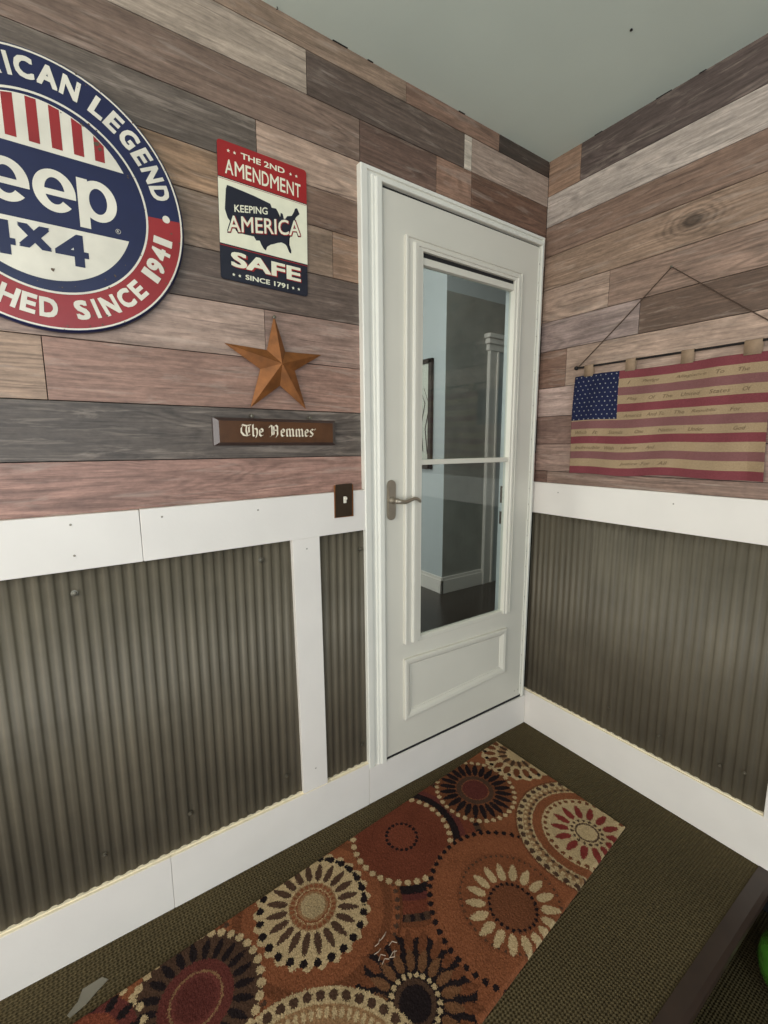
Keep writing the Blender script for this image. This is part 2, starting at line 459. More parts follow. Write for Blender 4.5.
RR = [
 (1.05, 1.240, [(-0.065, (120, 92, 80)), (None, (140, 114, 100))]),
 (1.240, 1.359, [(None, (160, 132, 118))]),
 (1.359, 1.479, [(None, (136, 108, 96))]),
 (1.479, 1.602, [(None, (184, 158, 146))]),
 (1.602, 1.757, [(-0.13, (136, 106, 90)), (None, (172, 146, 128))]),
 (1.757, 1.880, [(-0.42, (152, 132, 124)), (None, (108, 86, 72))]),
 (1.880, 2.013, [(-0.297, (172, 146, 128)), (None, (146, 120, 104))]),
 (2.013, 2.147, [(None, (154, 128, 108))]),
 (2.147, 2.266, [(None, (138, 112, 96))]),
 (2.266, 2.387, [(None, (188, 174, 162))]),
 (2.387, TOP+.01, [(-0.146, (158, 128, 106)), (None, (100, 86, 80))]),
]
wall_right = st(new('wall_right', planks('wall_right', RR, wood_r, 1, 0), None))
wall_right['label'] = 'reclaimed wood plank wall carrying the cloth flag'
bm = bmesh.new(); box(bm, 0.012, 0.12, YB, 0.13, -0.4, TOP); fin('backing', bm, gap, wall_right)

# ceiling, far walls with window openings (behind the camera)
bm = bmesh.new(); box(bm, XL, 0.12, YB, 0.13, TOP, TOP+0.08); ceiling = st(fin('ceiling', bm, ceilm))
ceiling['label'] = 'pale grey green painted ceiling'
# dark caulk smears along the ceiling joint
bm = bmesh.new()
for x, l in ((-0.52, .03), (-0.9, .02), (-1.02, .05)):
    box(bm, x, x+l, -0.004, 0.0, TOP-0.0014, TOP, 0.0005)
for y, l in ((-0.2, .03), (-0.42, .05), (-0.55, .02)):
    box(bm, -0.004, 0, y-l, y, TOP-0.0014, TOP, 0.0005)
lathe(bm, [(0.004, -0.003), (0.003, 0.0)], -0.336, -0.508, TOP, seg=12)
fin('caulk', bm, gap, ceiling)
bm = bmesh.new(); tube(bm, [(-1.19, -0.006, TOP), (-1.19, -0.010, TOP-.008), (-1.195, -0.014, TOP-.014)], 0.0012, 6)
fin('wire_stub', bm, blackm, ceiling)

def wall_with_window(name, axis, pos, a0, a1, w0, w1, z0, z1, m):
    bm = bmesh.new()
    def B(p0, p1, q0, q1):
        if axis == 'x': box(bm, pos-0.1, pos, p0, p1, q0, q1)
        else: box(bm, p0, p1, pos-0.1, pos, q0, q1)
    B(a0, w0, -0.4, TOP); B(w1, a1, -0.4, TOP); B(w0, w1, -0.4, z0); B(w0, w1, z1, TOP)
    return st(fin(name, bm, m))
plain = mat('porch_wall_paint', (196, 188, 176), 0.8)
wall_with_window('wall_window_side', 'x', XL+.1, YB, 0.0, -2.95, -0.55, 0.5, 2.3, plain)
wall_with_window('wall_back', 'y', YB+.1, XL+.1, 0.0, -3.45, -1.05, 0.3, 2.3, plain)
def window(name, axis, pos, w0, w1, z0, z1):
    r = st(empty(name))
    bm = bmesh.new()
    def B(p0, p1, q0, q1, d0=-0.09, d1=0.02):
        if axis == 'x': box(bm, pos+d0, pos+d1, p0, p1, q0, q1, 0.003)
        else: box(bm, p0, p1, pos+d0, pos+d1, q0, q1, 0.003)
    B(w0, w1, z0, z0+.05); B(w0, w1, z1-.05, z1); B(w0, w0+.05, z0, z1); B(w1-.05, w1, z0, z1)
    c = (w0+w1)/2; B(c-.025, c+.025, z0, z1)
    fin('window_frame', bm, white, r)
    return r
window('window_1', 'x', XL+.1, -2.95, -0.55, 0.5, 2.3)
window('window_2', 'y', YB+.1, -3.45, -1.05, 0.3, 2.3)

# floor platform, nosing, lower floor
EDGE = -0.955
bm = bmesh.new(); box(bm, XL, 0.0, EDGE, 0.0, -0.16, 0.0); floor = st(fin('floor', bm, carpet))
floor['label'] = 'olive ribbed carpet platform in front of the door'
bm = bmesh.new()
prism(bm, [(EDGE, 0.003), (EDGE-0.036, 0.002), (EDGE-0.048, -0.004), (EDGE-0.051, -0.014), (EDGE-0.046, -0.024), (EDGE, -0.026)], XL+.1, 0.0, 'x')
t5 = st(fin('trim_5', bm, nosing)); t5['label'] = 'dark brown smooth nosing along the step edge'
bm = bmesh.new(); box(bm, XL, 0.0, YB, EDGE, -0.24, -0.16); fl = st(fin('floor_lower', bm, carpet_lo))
fl['label'] = 'darker carpet one step down'

# ---------------------------------------------------------------- corrugated wainscot
def corr(parent, a0, a1, z0, z1, axis, period, name='corrugated_sheet', ph=0.0, nz=2):
    bm = bmesh.new(); n = max(8, int(abs(a1-a0)/period*14)); A = 0.0023; prev = None
    for i in range(n+1):
        a = a0+(a1-a0)*i/n; d = 0.0042 + A*math.tanh(2.2*math.sin(2*math.pi*a/period+ph))
        if axis == 'y': p = [bm.verts.new((a, -d, z0)), bm.verts.new((a, -d, z1))]; q = [bm.verts.new((a, -d+.0008, z0)), bm.verts.new((a, -d+.0008, z1))]
        else: p = [bm.verts.new((-d, a, z0)), bm.verts.new((-d, a, z1))]; q = [bm.verts.new((-d+.0008, a, z0)), bm.verts.new((-d+.0008, a, z1))]
        cur = p+q
        if prev:
            bm.faces.new((prev[0], cur[0], cur[1], prev[1])); bm.faces.new((prev[2], prev[3], cur[3], cur[2]))
            bm.faces.new((prev[1], cur[1], cur[3], prev[3])); bm.faces.new((prev[0], prev[2], cur[2], cur[0]))
        prev = cur
    return fin(name, bm, corrm, parent, True)
corr(wall_left, -1.19, XL+.1, 0.10, 1.10, 'y', 0.0285)
corr(wall_left, -0.905, -1.12, 0.10, 1.10, 'y', 0.0285)
corr(wall_right, -0.002, -0.30, 0.10, 1.10, 'x', 0.0285)
corr(wall_right, -0.297, -0.96, 0.10, 1.10, 'x', 0.0310, ph=0.6)
bm = bmesh.new(); box(bm, -0.0092, -0.0080, -0.3030, -0.3010, 0.4, 1.085, 0.0005); fin('sheet_seam', bm, steel, wall_right)
def screw(parent, a, z, axis='y', r=0.006, m=steel, d=0.0082):
    bm = bmesh.new()
    pr = [(r*1.35, 0.0), (r*1.35, 0.0015), (r*.9, 0.0018), (r*.8, 0.0055), (r*.3, 0.0062)]
    lathe(bm, pr, a if axis == 'y' else -d, -d if axis == 'y' else a, z, axis, 10)
    return fin('screw', bm, m, parent)
for x, z in ((-1.772, 0.999), (-1.302, 1.013), (-1.246, 0.259), (-1.549, 0.273), (-1.768, 0.261), (-0.948, 0.999), (-0.948, 0.252)):
    screw(wall_left, x, z)
for y, z in ((-0.426, 0.282), (-0.621, 0.266), (-0.817, 0.267), (-0.885, 0.285)):
    screw(wall_right, y, z, 'x', 0.0045)

# ---------------------------------------------------------------- white trim
def board(name, pts, axis, d0, d1, bev=0.0015, m=white, edge=False):
    bm = bmesh.new(); prism(bm, pts, d0, d1, axis, bev)
    if edge:
        bm.faces.ensure_lookup_table(); bmesh.ops.recalc_face_normals(bm, faces=bm.faces)
        for f in bm.faces:
            if f.normal.z > 0.7: f.material_index = 1
    return st(fin(name, bm, [m, rawedge] if edge else m))
trail = lambda x: 1.206 + (x+0.94)*0.0157          # the rail falls a little to the left
brail = lambda x: 1.067 + (x+0.94)*0.0125
t1 = board('trim_1', [(-1.617, brail(-1.617)), (-0.931, brail(-.931)), (-0.931, trail(-.931)), (-1.617, trail(-1.617))], 'y', -0.02, -0.0001)
t2 = board('trim_2', [(XL+.1, brail(-2.5)), (-1.6175, brail(-1.6185)), (-1.6185, trail(-1.6185)-.001), (XL+.1, trail(-2.5))], 'y', -0.0195, -0.0001)
t3 = board('trim_3', [(-1.192, 0.172), (-1.100, 0.172), (-1.109, 1.066), (-1.203, 1.0645)], 'y', -0.0203, -0.0001)
t4 = board('trim_4', [(YB+.1, 1.055), (-0.0, 1.049), (-0.0, 1.188), (YB+.1, 1.187)], 'x', -0.02, -0.0001)
t6 = board('trim_6', [(-1.04, 0.172), (-0.948, 0.172), (-0.948, 1.057), (-1.04, 1.057)], 'x', -0.0203, -0.0001)
b1 = board('baseboard_left', [(-1.6115, 0.0), (-0.9275, 0.0), (-0.9275, 0.172), (-1.6115, 0.172)], 'y', -0.022, -0.0001, 0.0012, edge=True)
b2 = board('baseboard_far_left', [(XL+.1, 0.0), (-1.6122, 0.0), (-1.6122, 0.172), (XL+.1, 0.172)], 'y', -0.0215, -0.0001, 0.0012, edge=True)
b3 = board('baseboard_door', [(-0.926, 0.0), (-0.0225, 0.0), (-0.0225, 0.146), (-0.926, 0.150)], 'y', -0.022, -0.0001, 0.0015)
b4 = board('baseboard_right', [(-1.05, 0.0), (-0.0, 0.0), (-0.0, 0.170), (-1.05, 0.176)], 'x', -0.021, -0.0001, 0.0012, edge=True)
for o, s in ((t1, 'white chair rail board beside the door casing'), (t2, 'white chair rail board below the round sign'), (t3, 'white vertical board between two corrugated sheets'),
             (t4, 'white chair rail board under the flag'), (t6, 'white vertical board at the far right edge'), (b1, 'white baseboard left of the door'),
             (b2, 'white baseboard in the lower left corner'), (b3, 'white kick board under the door'), (b4, 'white baseboard along the right wall')):
    o['label'] = s
for par, pts, ax_ in ((b1, [(-1.60, .1715), (-0.9275, .1715), (-0.9275, .1745), (-1.60, .1745)], 'y'), (b2, [(XL+.1, .1715), (-1.6005, .1715), (-1.6005, .1745), (XL+.1, .1745)], 'y'),
                      (b4, [(-0.945, .1750), (0, .1690), (0, .1730), (-0.945, .1790)], 'x')):
    bm = bmesh.new(); prism(bm, pts, -0.0125, -0.0001, ax_, 0.0008); fin('caulk_bead', bm, rawedge, par)
def nail(parent, a, z, axis='y'):
    bm = bmesh.new(); lathe(bm, [(0.0028, 0.0), (0.0022, 0.0007)], a if axis == 'y' else -0.0201, -0.0201 if axis == 'y' else a, z, axis, 10)
    fin('nail_head', bm, scrapm, parent)
for x, z in ((-1.566, 1.172), (-1.308, 1.168)): nail(t1, x, z)
for x, z in ((-1.765, 1.171), (-1.764, 1.095)): nail(t2, x, z)
for x, z in ((-1.155, 1.03), (-1.145, 0.25)): nail(t3, x, z)
for y, z in ((-0.14, 1.15), (-0.6, 1.15)): nail(t4, y, z, 'x')
for x, z in ((-1.335, 0.129), (-1.60, 0.109)): nail(b1, x, z)

# ---------------------------------------------------------------- storm door
door = st(empty('door_1', (-0.4525, 0, 0.146)))
door['label'] = 'pale grey full view glass storm door with raised lower panel'
def dfin(name, bm, m, parent=None, smooth=False):
    o = fin(name, bm, m, None, smooth)
    p = parent or door
    o.parent = p
    if p is door: o.matrix_parent_inverse = Matrix.Translation(-door.location)
    return o
# casing: stepped profile, three sides
def frame_ring(bm, xl, xr, zt, zb, wl, wr, wt, y0, y1, bev=0.0015):
    """left and right stiles plus a head, butted"""
    box(bm, xl, xl+wl, y0, y1, zb, zt-wt, bev); box(bm, xr-wr, xr, y0, y1, zb, zt-wt, bev); box(bm, xl, xr, y0, y1, zt-wt, zt, bev)
def loft_ring(bm, TL, TR, BR, BL, prof, sc_=(1, 1, 1, 1), closed=True):
    """mitred moulding round a four-cornered frame; prof = (inset, y); sc_ scales the inset per side (L, T, R, B)"""
    loops = []
    for d, y in prof:
        l, t, r, b = [d*k for k in sc_]
        if not closed: b = 0
        loops.append([bm.verts.new(p) for p in ((BL[0]+l, y, BL[1]+b), (TL[0]+l, y, TL[1]-t), (TR[0]-r, y, TR[1]-t), (BR[0]-r, y, BR[1]+b))])
    for A_, B_ in zip(loops, loops[1:]):
        for k in range(4 if closed else 3): bm.faces.new((A_[k], A_[(k+1) % 4], B_[(k+1) % 4], B_[k]))
    if not closed:
        bm.faces.new([L_[0] for L_ in loops]); bm.faces.new([L_[3] for L_ in loops][::-1])
bm = bmesh.new()
loft_ring(bm, (-0.942, 2.217), (-0.0385, 2.213), (-0.0385, 0.150), (-0.927, 0.150),
          [(0, 0.0), (0, -.021), (.003, -.024), (.024, -.023), (.028, -.016), (.042, -.016), (.045, -.021), (.052, -.022), (.055, -.027), (.058, -.029), (.074, -.029), (.078, -.027), (.078, -.006)],
          (1, .45, .22, 0), False)
dfin('door_casing', bm, trimw)
# slab with a cut-out for the glass
X0, X1, Z0, Z1 = -0.868, -0.0545, 0.160, 2.171
gx0, gx1, gz0, gz1 = -0.690, -0.2120, 0.606, 2.010
YF, YK = -0.018, 0.004
bm = bmesh.new()
box(bm, X0, gx0, YF, YK, Z0, Z1); box(bm, gx1, X1, YF, YK, Z0, Z1)
box(bm, gx0, gx1, YF, YK, Z0, gz0); box(bm, gx0, gx1, YF, YK, 2.028, Z1)
bmesh.ops.remove_doubles(bm, verts=bm.verts, dist=1e-5)
slab = dfin('door_slab', bm, doorw)
# gap lines at the foot and around
bm = bmesh.new(); box(bm, X0, X1, -0.0172, YK, 0.1480, 0.1602); dfin('foot_gap_shade', bm, gap)  # near-flush dark strip colours in the shade of the gap under the slab
bm = bmesh.new(); box(bm, X0, X1, -0.010, YK, Z1-.0002, Z1+.014); dfin('head_shadow_strip', bm, gap)  # dark strip stands in for the shadow line below the head casing
# raised glazing frame: mitred moulding, open at the foot
bm = bmesh.new()
loft_ring(bm, (-0.770, 2.050), (-0.174, 2.046), (-0.170, 0.604), (-0.766, 0.606),
          [(0, YF), (0, -.028), (.003, -.031), (.010, -.031), (.013, -.026), (.032, -.026), (.035, -.031), (.039, -.034), (.054, -.033), (.058, -.028), (.076, -.027), (.078, -.025), (.078, 0.004)],
          (1, .45, .52, 0), False)
dfin('glazing_frame', bm, doorw)
bm = bmesh.new(); box(bm, gx0, gx1, -0.016, 0.004, 1.996, 2.030); dfin('screen_slot', bm, gap)
for z0, z1, y0_, y1_ in ((1.974, 1.998, -.021, .004), (1.284, 1.303, -.022, .006), (0.598, 0.617, -.021, .003)):
    bm = bmesh.new(); box(bm, gx0-.003, gx1+.003, y0_, y1_, z0, z1, 0.003); dfin('sash_rail', bm, doorw)
for z0, z1, y in ((1.30, 1.98, -0.004), (0.610, 1.290, -0.008)):
    bm = bmesh.new(); box(bm, gx0-.004, gx1+.004, y-.0015, y+.0015, z0, z1); dfin('glass_pane', bm, glassm)
# raised lower panel
bm = bmesh.new()
loft_ring(bm, (-0.766, 0.543), (-0.184, 0.530), (-0.182, 0.314), (-0.762, 0.290),
          [(0, YF), (0, -.027), (.003, -.030), (.009, -.031), (.020, -.029), (.030, -.0215), (.033, -.0225), (.036, YF)])
dfin('lower_panel', bm, doorw)
# hinge strip with screws
bm = bmesh.new(); box(bm, -0.0665, -0.0605, -0.0215, YF, 0.17, 2.165, 0.001); hg = dfin('hinge_strip', bm, trimw)
bm = bmesh.new()
for i in range(14):
    z = 0.22 + i*0.145; lathe(bm, [(0.0022, 0), (0.002, 0.001)], -0.0635, -0.0215, z, 'y', 8)
    box(bm, -0.0668, -0.0602, -0.0218, -0.0210, z+.07, z+.0715)
o = fin('hinge_screws', bm, pewter); o.parent = hg; o['kind'] = 'stuff'
for (x, z) in ((-0.10, 0.19), (-0.075, 0.19)):
    bm = bmesh.new(); lathe(bm, [(0.003, 0), (0.002, 0.001)], x, YF, z, 'y', 8); dfin('screw', bm, pewter)
# handle: rounded escutcheon and wavy lever
bm = bmesh.new()
cx, cz, hw, hh = -0.8255, 1.163, 0.0185, 0.072
pts = []
for k in range(24):
    a = 2*math.pi*k/24
    pts.append((cx+hw*math.cos(a), cz+(hh-hw)*(1 if math.sin(a) > 1e-6 else -1)+hw*math.sin(a)))
pts = [(cx+hw, cz-(hh-hw)), (cx+hw, cz+(hh-hw))] + [(cx+hw*math.cos(a), cz+hh-hw+hw*math.sin(a)) for a in [math.pi*k/12 for k in range(1, 12)]] + \
      [(cx-hw, cz+hh-hw), (cx-hw, cz-hh+hw)] + [(cx+hw*math.cos(a), cz-hh+hw+hw*math.sin(a)) for a in [math.pi+math.pi*k/12 for k in range(1, 12)]]
prism(bm, pts, -0.027, YF, 'y', 0.0025)
hd = dfin('door_handle', bm, pewter)
bm = bmesh.new()
lathe(bm, [(0.013, 0), (0.013, 0.006), (0.0085, 0.010), (0.0080, 0.026), (0.010, 0.030), (0.010, 0.038), (0.006, 0.041)], cx, -0.026, cz, 'y', 20)
path = [(cx-.002, -0.060, cz), (cx+.015, -0.061, cz-.003), (cx+.035, -0.060, cz-.006), (cx+.055, -0.058, cz-.002), (cx+.075, -0.056, cz+.003), (cx+.092, -0.054, cz+.002), (cx+.105, -0.052, cz-.006), (cx+.110, -.051, cz-.012)]
tube(bm, path, [0.0085, 0.0085, 0.0075, 0.0065, 0.006, 0.006, 0.0055, 0.0035], 12)
o = fin('lever', bm, pewter, hd, True)

# ---------------------------------------------------------------- hall beyond the glass
HZ = 0.16
bm = bmesh.new(); box(bm, -2.6, 3.2, 0.13, 4.6, HZ-.06, HZ)
fh = st(fin('floor_hall', bm, darkwood)); fh['label'] = 'dark wood floor of the hall behind the glass'
bm = bmesh.new(); box(bm, X0, X1, 0.02, 0.13, 0.11, HZ+.004, 0.002); st(fin('trim_7', bm, darkwood))
HT = 2.48
bm = bmesh.new(); box(bm, -2.6, 3.2, 0.13, 4.6, 2.90, 2.96); st(fin('ceiling_hall', bm, hallw))
bm = bmesh.new(); box(bm, 0.63, 0.70, 1.321, 4.6, HZ, 2.90); wh = st(fin('wall_hall_left', bm, hallw)); wh['label'] = 'pale blue grey hall wall with the framed print'
bm = bmesh.new(); box(bm, 0.6301, 3.2, 1.3205, 1.42, HZ, HT); box(bm, 0.6301, 3.2, 1.3215, 1.42, HT, 2.90, mi=1)
wd = st(fin('wall_hall_dark', bm, [halldark, hallw])); wd['label'] = 'dark taupe hall wall facing the door'
bm = bmesh.new(); box(bm, 3.2, 3.3, 0.13, 4.6, HZ, 2.9); st(fin('wall_hall_right', bm, hallw))
bm = bmesh.new(); box(bm, -2.6, 0.63, 4.6, 4.7, HZ, 2.9); st(fin('wall_hall_back', bm, hallw))
bm = bmesh.new(); box(bm, -2.7, -2.6, 0.13, 4.7, HZ, 2.9); st(fin('wall_hall_end', bm, hallw))
bm = bmesh.new(); box(bm, -2.6, -0.97, 0.131, 0.16, HZ, 2.90); box(bm, 0.0, 3.2, 0.131, 0.16, HZ, 2.90); box(bm, -0.97, 0, 0.131, 0.16, 2.2, 2.90); st(fin('wall_hall_front', bm, hallw))
def baseb(name, x0, x1, y0, y1):
    bm = bmesh.new(); box(bm, x0, x1, y0, y1, HZ, HZ+.11, 0.002)
    dx = 0.006 if (x1-x0) < (y1-y0) else 0; dy = 0.006 if not dx else 0
    box(bm, x0+dx, x1, y0+dy, y1, HZ+.108, HZ+.135, 0.003); return st(fin(name, bm, white))
baseb('baseboard_hall_left', 0.612, 0.6295, 1.302, 4.6); baseb('baseboard_hall_right', 0.612, 1.075, 1.302, 1.3195)
# cased doorway in the hall, right of the dark wall
dr = st(empty('door_2', (1.5, 1.32, HZ))); dr['label'] = 'white cased hall door seen at the right of the glass'
bm = bmesh.new()
for a, b, y in ((1.076, 1.10, 1.290), (1.10, 1.135, 1.298), (1.135, 1.17, 1.302), (1.17, 1.19, 1.292)): box(bm, a, b, y, 1.320, HZ, 2.10, 0.003)
box(bm, 1.06, 2.2, 1.288, 1.320, 2.10, 2.15, 0.004); box(bm, 1.045, 2.2, 1.272, 1.320, 2.15, 2.19, 0.006); box(bm, 1.03, 2.2, 1.255, 1.320, 2.19, 2.225, 0.006)
o = fin('casing', bm, white); o.parent = dr; o.matrix_parent_inverse = Matrix.Translation(-dr.location)
bm = bmesh.new(); box(bm, 1.19, 1.95, 1.305, 1.3195, HZ, 2.10, 0.002)
for z0, z1 in ((HZ+.2, 1.0), (1.12, 1.95)): box(bm, 1.29, 1.85, 1.298, 1.306, z0, z1, 0.003)
o = fin('slab', bm, hallw); o.parent = dr; o.matrix_parent_inverse = Matrix.Translation(-dr.location)
# jamb of the entry opening with two strike plates
jm = st(empty('door_3', (-0.1, 0.13, HZ))); jm['label'] = 'inner entry door jamb with strike plates'
bm = bmesh.new(); box(bm, -0.100, -0.058, 0.022, 0.122, HZ, 2.15, 0.002); box(bm, -0.108, -0.098, 0.022, 0.050, HZ, 2.15, 0.002)
box(bm, -0.90, -0.849, 0.022, 0.20, HZ, 2.15, 0.002); box(bm, -0.849, -0.10, 0.022, 0.20, 2.10, 2.15, 0.002)
o = fin('door_jamb', bm, hallw); o.parent = jm; o.matrix_parent_inverse = Matrix.Translation(-jm.location)
for z0, z1 in ((1.085, 1.165), (0.985, 1.045)):
    bm = bmesh.new(); box(bm, -0.1025, -0.0998, 0.070, 0.112, z0, z1, 0.001); box(bm, -0.1030, -0.1020, 0.080, 0.102, z0+.015, z1-.015)
    o = fin('strike_plate', bm, bronze); o.parent = jm; o.matrix_parent_inverse = Matrix.Translation(-jm.location)
# framed print on the hall wall
pf = tag(empty('framed_print', (0.6295, 1.70, 1.2)), 'dark framed branch print on the hall wall behind the glass', 'picture')
bm = bmesh.new()
y0, y1, z0, z1 = 1.455, 2.05, 1.16, 2.02
def pbox(bm, a, b, c, d, x0, x1, bev=0.002): box(bm, x0-0.6295, x1-0.6295, a-1.7, b-1.7, c-1.2, d-1.2, bev)
pbox(bm, y0, y0+.035, z0, z1, .600, .629); pbox(bm, y1-.035, y1, z0, z1, .600, .629); pbox(bm, y0, y1, z0, z0+.035, .600, .629); pbox(bm, y0, y1, z1-.035, z1, .600, .629)
fin('frame', bm, frame_m, pf)
bm = bmesh.new(); pbox(bm, y0+.03, y1-.03, z0+.03, z1-.03, .612, .628); pr_ = fin('print', bm, paperm, pf)
bm = bmesh.new()
for i in range(7):
    a = 1.5+i*0.055; z = 1.28+0.02*i
    tube(bm, [(0.609-.6295, a-1.7, z-1.2), (0.609-.6295, a+.03-1.7, z+.2-1.2), (0.609-.6295, a-.02-1.7, z+.38-1.2), (0.609-.6295, a+.05-1.7, z+.52-1.2)], [.004, .004, .003, .002], 6)
fin('branches', bm, frame_m, pr_)

# ---------------------------------------------------------------- round enamel sign
SX, SZ = -1.7465, 1.8960
jp = tag(empty('round_enamel_sign', (SX, -0.001, SZ)), 'large round red, white and blue metal sign reading 4x4, cut by the left edge', 'sign')
R_ = 0.2820
bm = bmesh.new()
lathe(bm, [(0.250, 0.0), (R_-.006, 0.001), (R_, 0.008), (R_-.001, 0.015), (R_-.004, 0.0185), (0.2772, 0.019), (0.0, 0.019)], 0, 0, 0, 'y', 128)
fin('disc', bm, navy, jp, False)
def wob(y): return lambda a, b: (a, y, b)
def ring_faces(bm, r0, r1, a0, a1, fn, n=96, mi=0):
    p0 = None
    for i in range(n+1):
        a = math.radians(a0+(a1-a0)*i/n)
        c = (bm.verts.new(fn(r0*math.cos(a), r0*math.sin(a))), bm.verts.new(fn(r1*math.cos(a), r1*math.sin(a))))
        if p0: bm.faces.new((p0[0], p0[1], c[1], c[0])).material_index = mi
        p0 = c
L1 = wob(-0.0193); L2 = wob(-0.0196); L3 = wob(-0.0199)
bm = bmesh.new()
ring_faces(bm, 0.2725, 0.2762, 0, 360, L2)                 # outer white line
ring_faces(bm, 0.1955, 0.2000, 0, 360, L2)                 # inner white line
fin('white_ring', bm, cream, jp)
bm = bmesh.new(); ring_faces(bm, 0.2002, 0.2724, -176.5, 3.0, L1); fin('red_band', bm, redm, jp)
# centre panels: chord segments of a disc r=.183
def chord(z0, z1, r, n=48):
    a0, a1 = math.asin(z0/r), math.asin(max(-1, min(1, z1/r)))
    rs = [(r*math.cos(a0+(a1-a0)*i/n), r*math.sin(a0+(a1-a0)*i/n)) for i in range(n+1)]
    return rs + [(-x, z) for x, z in reversed(rs)]
bm = bmesh.new(); rr_ = 0.1835
flat(bm, chord(0.085, 0.1834, rr_), L1); flat(bm, [(x, z-0.006) for x, z in chord(-0.1719, -0.056, 0.172)], L1)
bmesh.ops.remove_doubles(bm, verts=bm.verts, dist=1e-5)
fin('white_panel', bm, cream, jp)
bm = bmesh.new()
for i in range(-4, 5):
    xc = 0.0395*i - 0.0015 + 0.0
    for s in (0,):
        x0, x1 = xc-0.0095, xc+0.0095
        t0 = math.sqrt(max(0, 0.1815**2-x0**2)); t1_ = math.sqrt(max(0, 0.1815**2-x1**2))
        if min(t0, t1_) > 0.098: flat(bm, [(x0, 0.0955), (x1, 0.0955), (x1, t1_), (x0, t0)], L2)
fin('stripes', bm, redm, jp)
bm = bmesh.new()
def arc_stroke(cx, cz, rx, rz, wx, wz, a0, a1, n=40):
    p0 = None
    for i in range(n+1):
        a = math.radians(a0+(a1-a0)*i/n); c_, s_ = math.cos(a), math.sin(a)
        c = (bm.verts.new(L2(cx+rx*c_, cz+rz*s_)), bm.verts.new(L2(cx+(rx-wx)*c_, cz+(rz-wz)*s_)))
        if p0: bm.faces.new((p0[0], p0[1], c[1], c[0]))
        p0 = c
for cx in (-0.0575, 0.0250):  # two letters
    arc_stroke(cx, 0.009, 0.0385, 0.043, 0.0205, 0.0160, 0, 318)
    flat(bm, [(cx-.024, -.001), (cx+.0385, -.001), (cx+.0385, .0115), (cx-.024, .0115)], L3)
arc_stroke(0.1060, 0.009, 0.0370, 0.043, 0.0195, 0.0160, 0, 360)
flat(bm, [(0.0670, -.053), (0.0875, -.053), (0.0875, .050), (0.0670, .050)], L3)
flat(bm, [(-0.127, -.02), (-0.108, -.02), (-0.108, .066), (-0.127, .066)], L2)
arc_stroke(-0.1335, -0.016, 0.0255, 0.024, 0.017, 0.014, 180, 360)
fin('lettering', bm, cream, jp)
bm = bmesh.new()
bm = bmesh.new(); add_text(bm, '4', -0.117, -0.0535, -0.140, -0.072, L2, 0.03); fin('numeral', bm, navy, jp)
bm = bmesh.new(); add_text(bm, 'x', -0.048, 0.0095, -0.119, -0.071, L2, 0.03); fin('numeral', bm, navy, jp)
bm = bmesh.new(); add_text(bm, '4', 0.0150, 0.0780, -0.140, -0.072, L2, 0.03); fin('numeral', bm, navy, jp)
bm = bmesh.new()
def arc_letter(bm, ch, ang, rad, wd, ht, top=True):
    a = math.radians(ang)
    def fn(p, q):
        if top: ux, uz, vx, vz = math.sin(a), -math.cos(a), math.cos(a), math.sin(a)
        else: ux, uz, vx, vz = -math.sin(a), math.cos(a), -math.cos(a), -math.sin(a)
        return L3(rad*math.cos(a)+p*ux+q*vx, rad*math.sin(a)+p*uz+q*vz)
    add_text(bm, ch, -wd/2, wd/2, -ht/2, ht/2, fn, 0.038)
Wd = {'I': .0075, '1': .015, 'M': .038, 'A': .034, 'N': .032, 'G': .032, 'D': .031, 'C': .031, 'H': .031}
for ch, ang in zip('ANAMERICANLEGEND', (161, 151, 137, 126, 115.5, 107, 100, 93.5, 84, 74.5, 61.5, 53.5, 44.5, 35.3, 26.2, 16.8)):
    bm = bmesh.new(); arc_letter(bm, ch, ang, 0.241, Wd.get(ch, .027)*1.04, 0.042); fin('letter', bm, cream, jp)
for ch, ang in zip('ESTABLISHEDSINCE1941', (-172, -164.5, -157, -148.5, -140, -132.5, -126.5, -119.5, -111, -102.5, -93.8, -78.3, -71.2, -63.5, -53.5, -44.5, -32, -25.5, -17.5, -10)):
    bm = bmesh.new(); arc_letter(bm, ch, ang, 0.233, Wd.get(ch, .025)*1.08, 0.042, False); fin('letter', bm, cream, jp)
for ang in (3.2, 176.8):
    a = math.radians(ang); bm = bmesh.new()
    flat(bm, [(0.241*math.cos(a)+.0085*math.cos(t*math.pi/10), 0.241*math.sin(a)+.0085*math.sin(t*math.pi/10)) for t in range(20)], L3)
    fin('bullet_dot', bm, cream, jp)
bm = bmesh.new(); add_text(bm, 'R', 0.1395, 0.1435, -0.0475, -0.0425, L2, 0.01); ring_faces(bm, 0.0045, 0.0052, 0, 360, lambda a, b: L2(a+.1415, b-.045), 20)
fin('registered_mark', bm, cream, jp)
# chips in the enamel
bm = bmesh.new()
rnd = random.Random(8)
for i in range(60):
    a = rnd.uniform(-100, 90); r = rnd.choice((0.284, 0.268, 0.198, 0.184, 0.25)) + rnd.uniform(-.003, .002)
    a = math.radians(a); s = rnd.uniform(.0008, .0026)
    if r > 0.281: r = 0.276
    c = (r*math.cos(a), r*math.sin(a))
    flat(bm, [(c[0]+s*rnd.uniform(.5, 1.3)*math.cos(t), c[1]+s*rnd.uniform(.5, 1.3)*math.sin(t)) for t in [k*math.pi/4 for k in range(8)]], wob(-0.0201))
for c, s in (((0.105, 0.137), 0.006), ((0.112, 0.128), 0.005), ((0.0, -0.150), 0.004)):
    flat(bm, [(c[0]+s*rnd.uniform(.4, 1.3)*math.cos(t), c[1]+s*rnd.uniform(.4, 1.3)*math.sin(t)) for t in [k*math.pi/5 for k in range(10)]], wob(-0.0201))
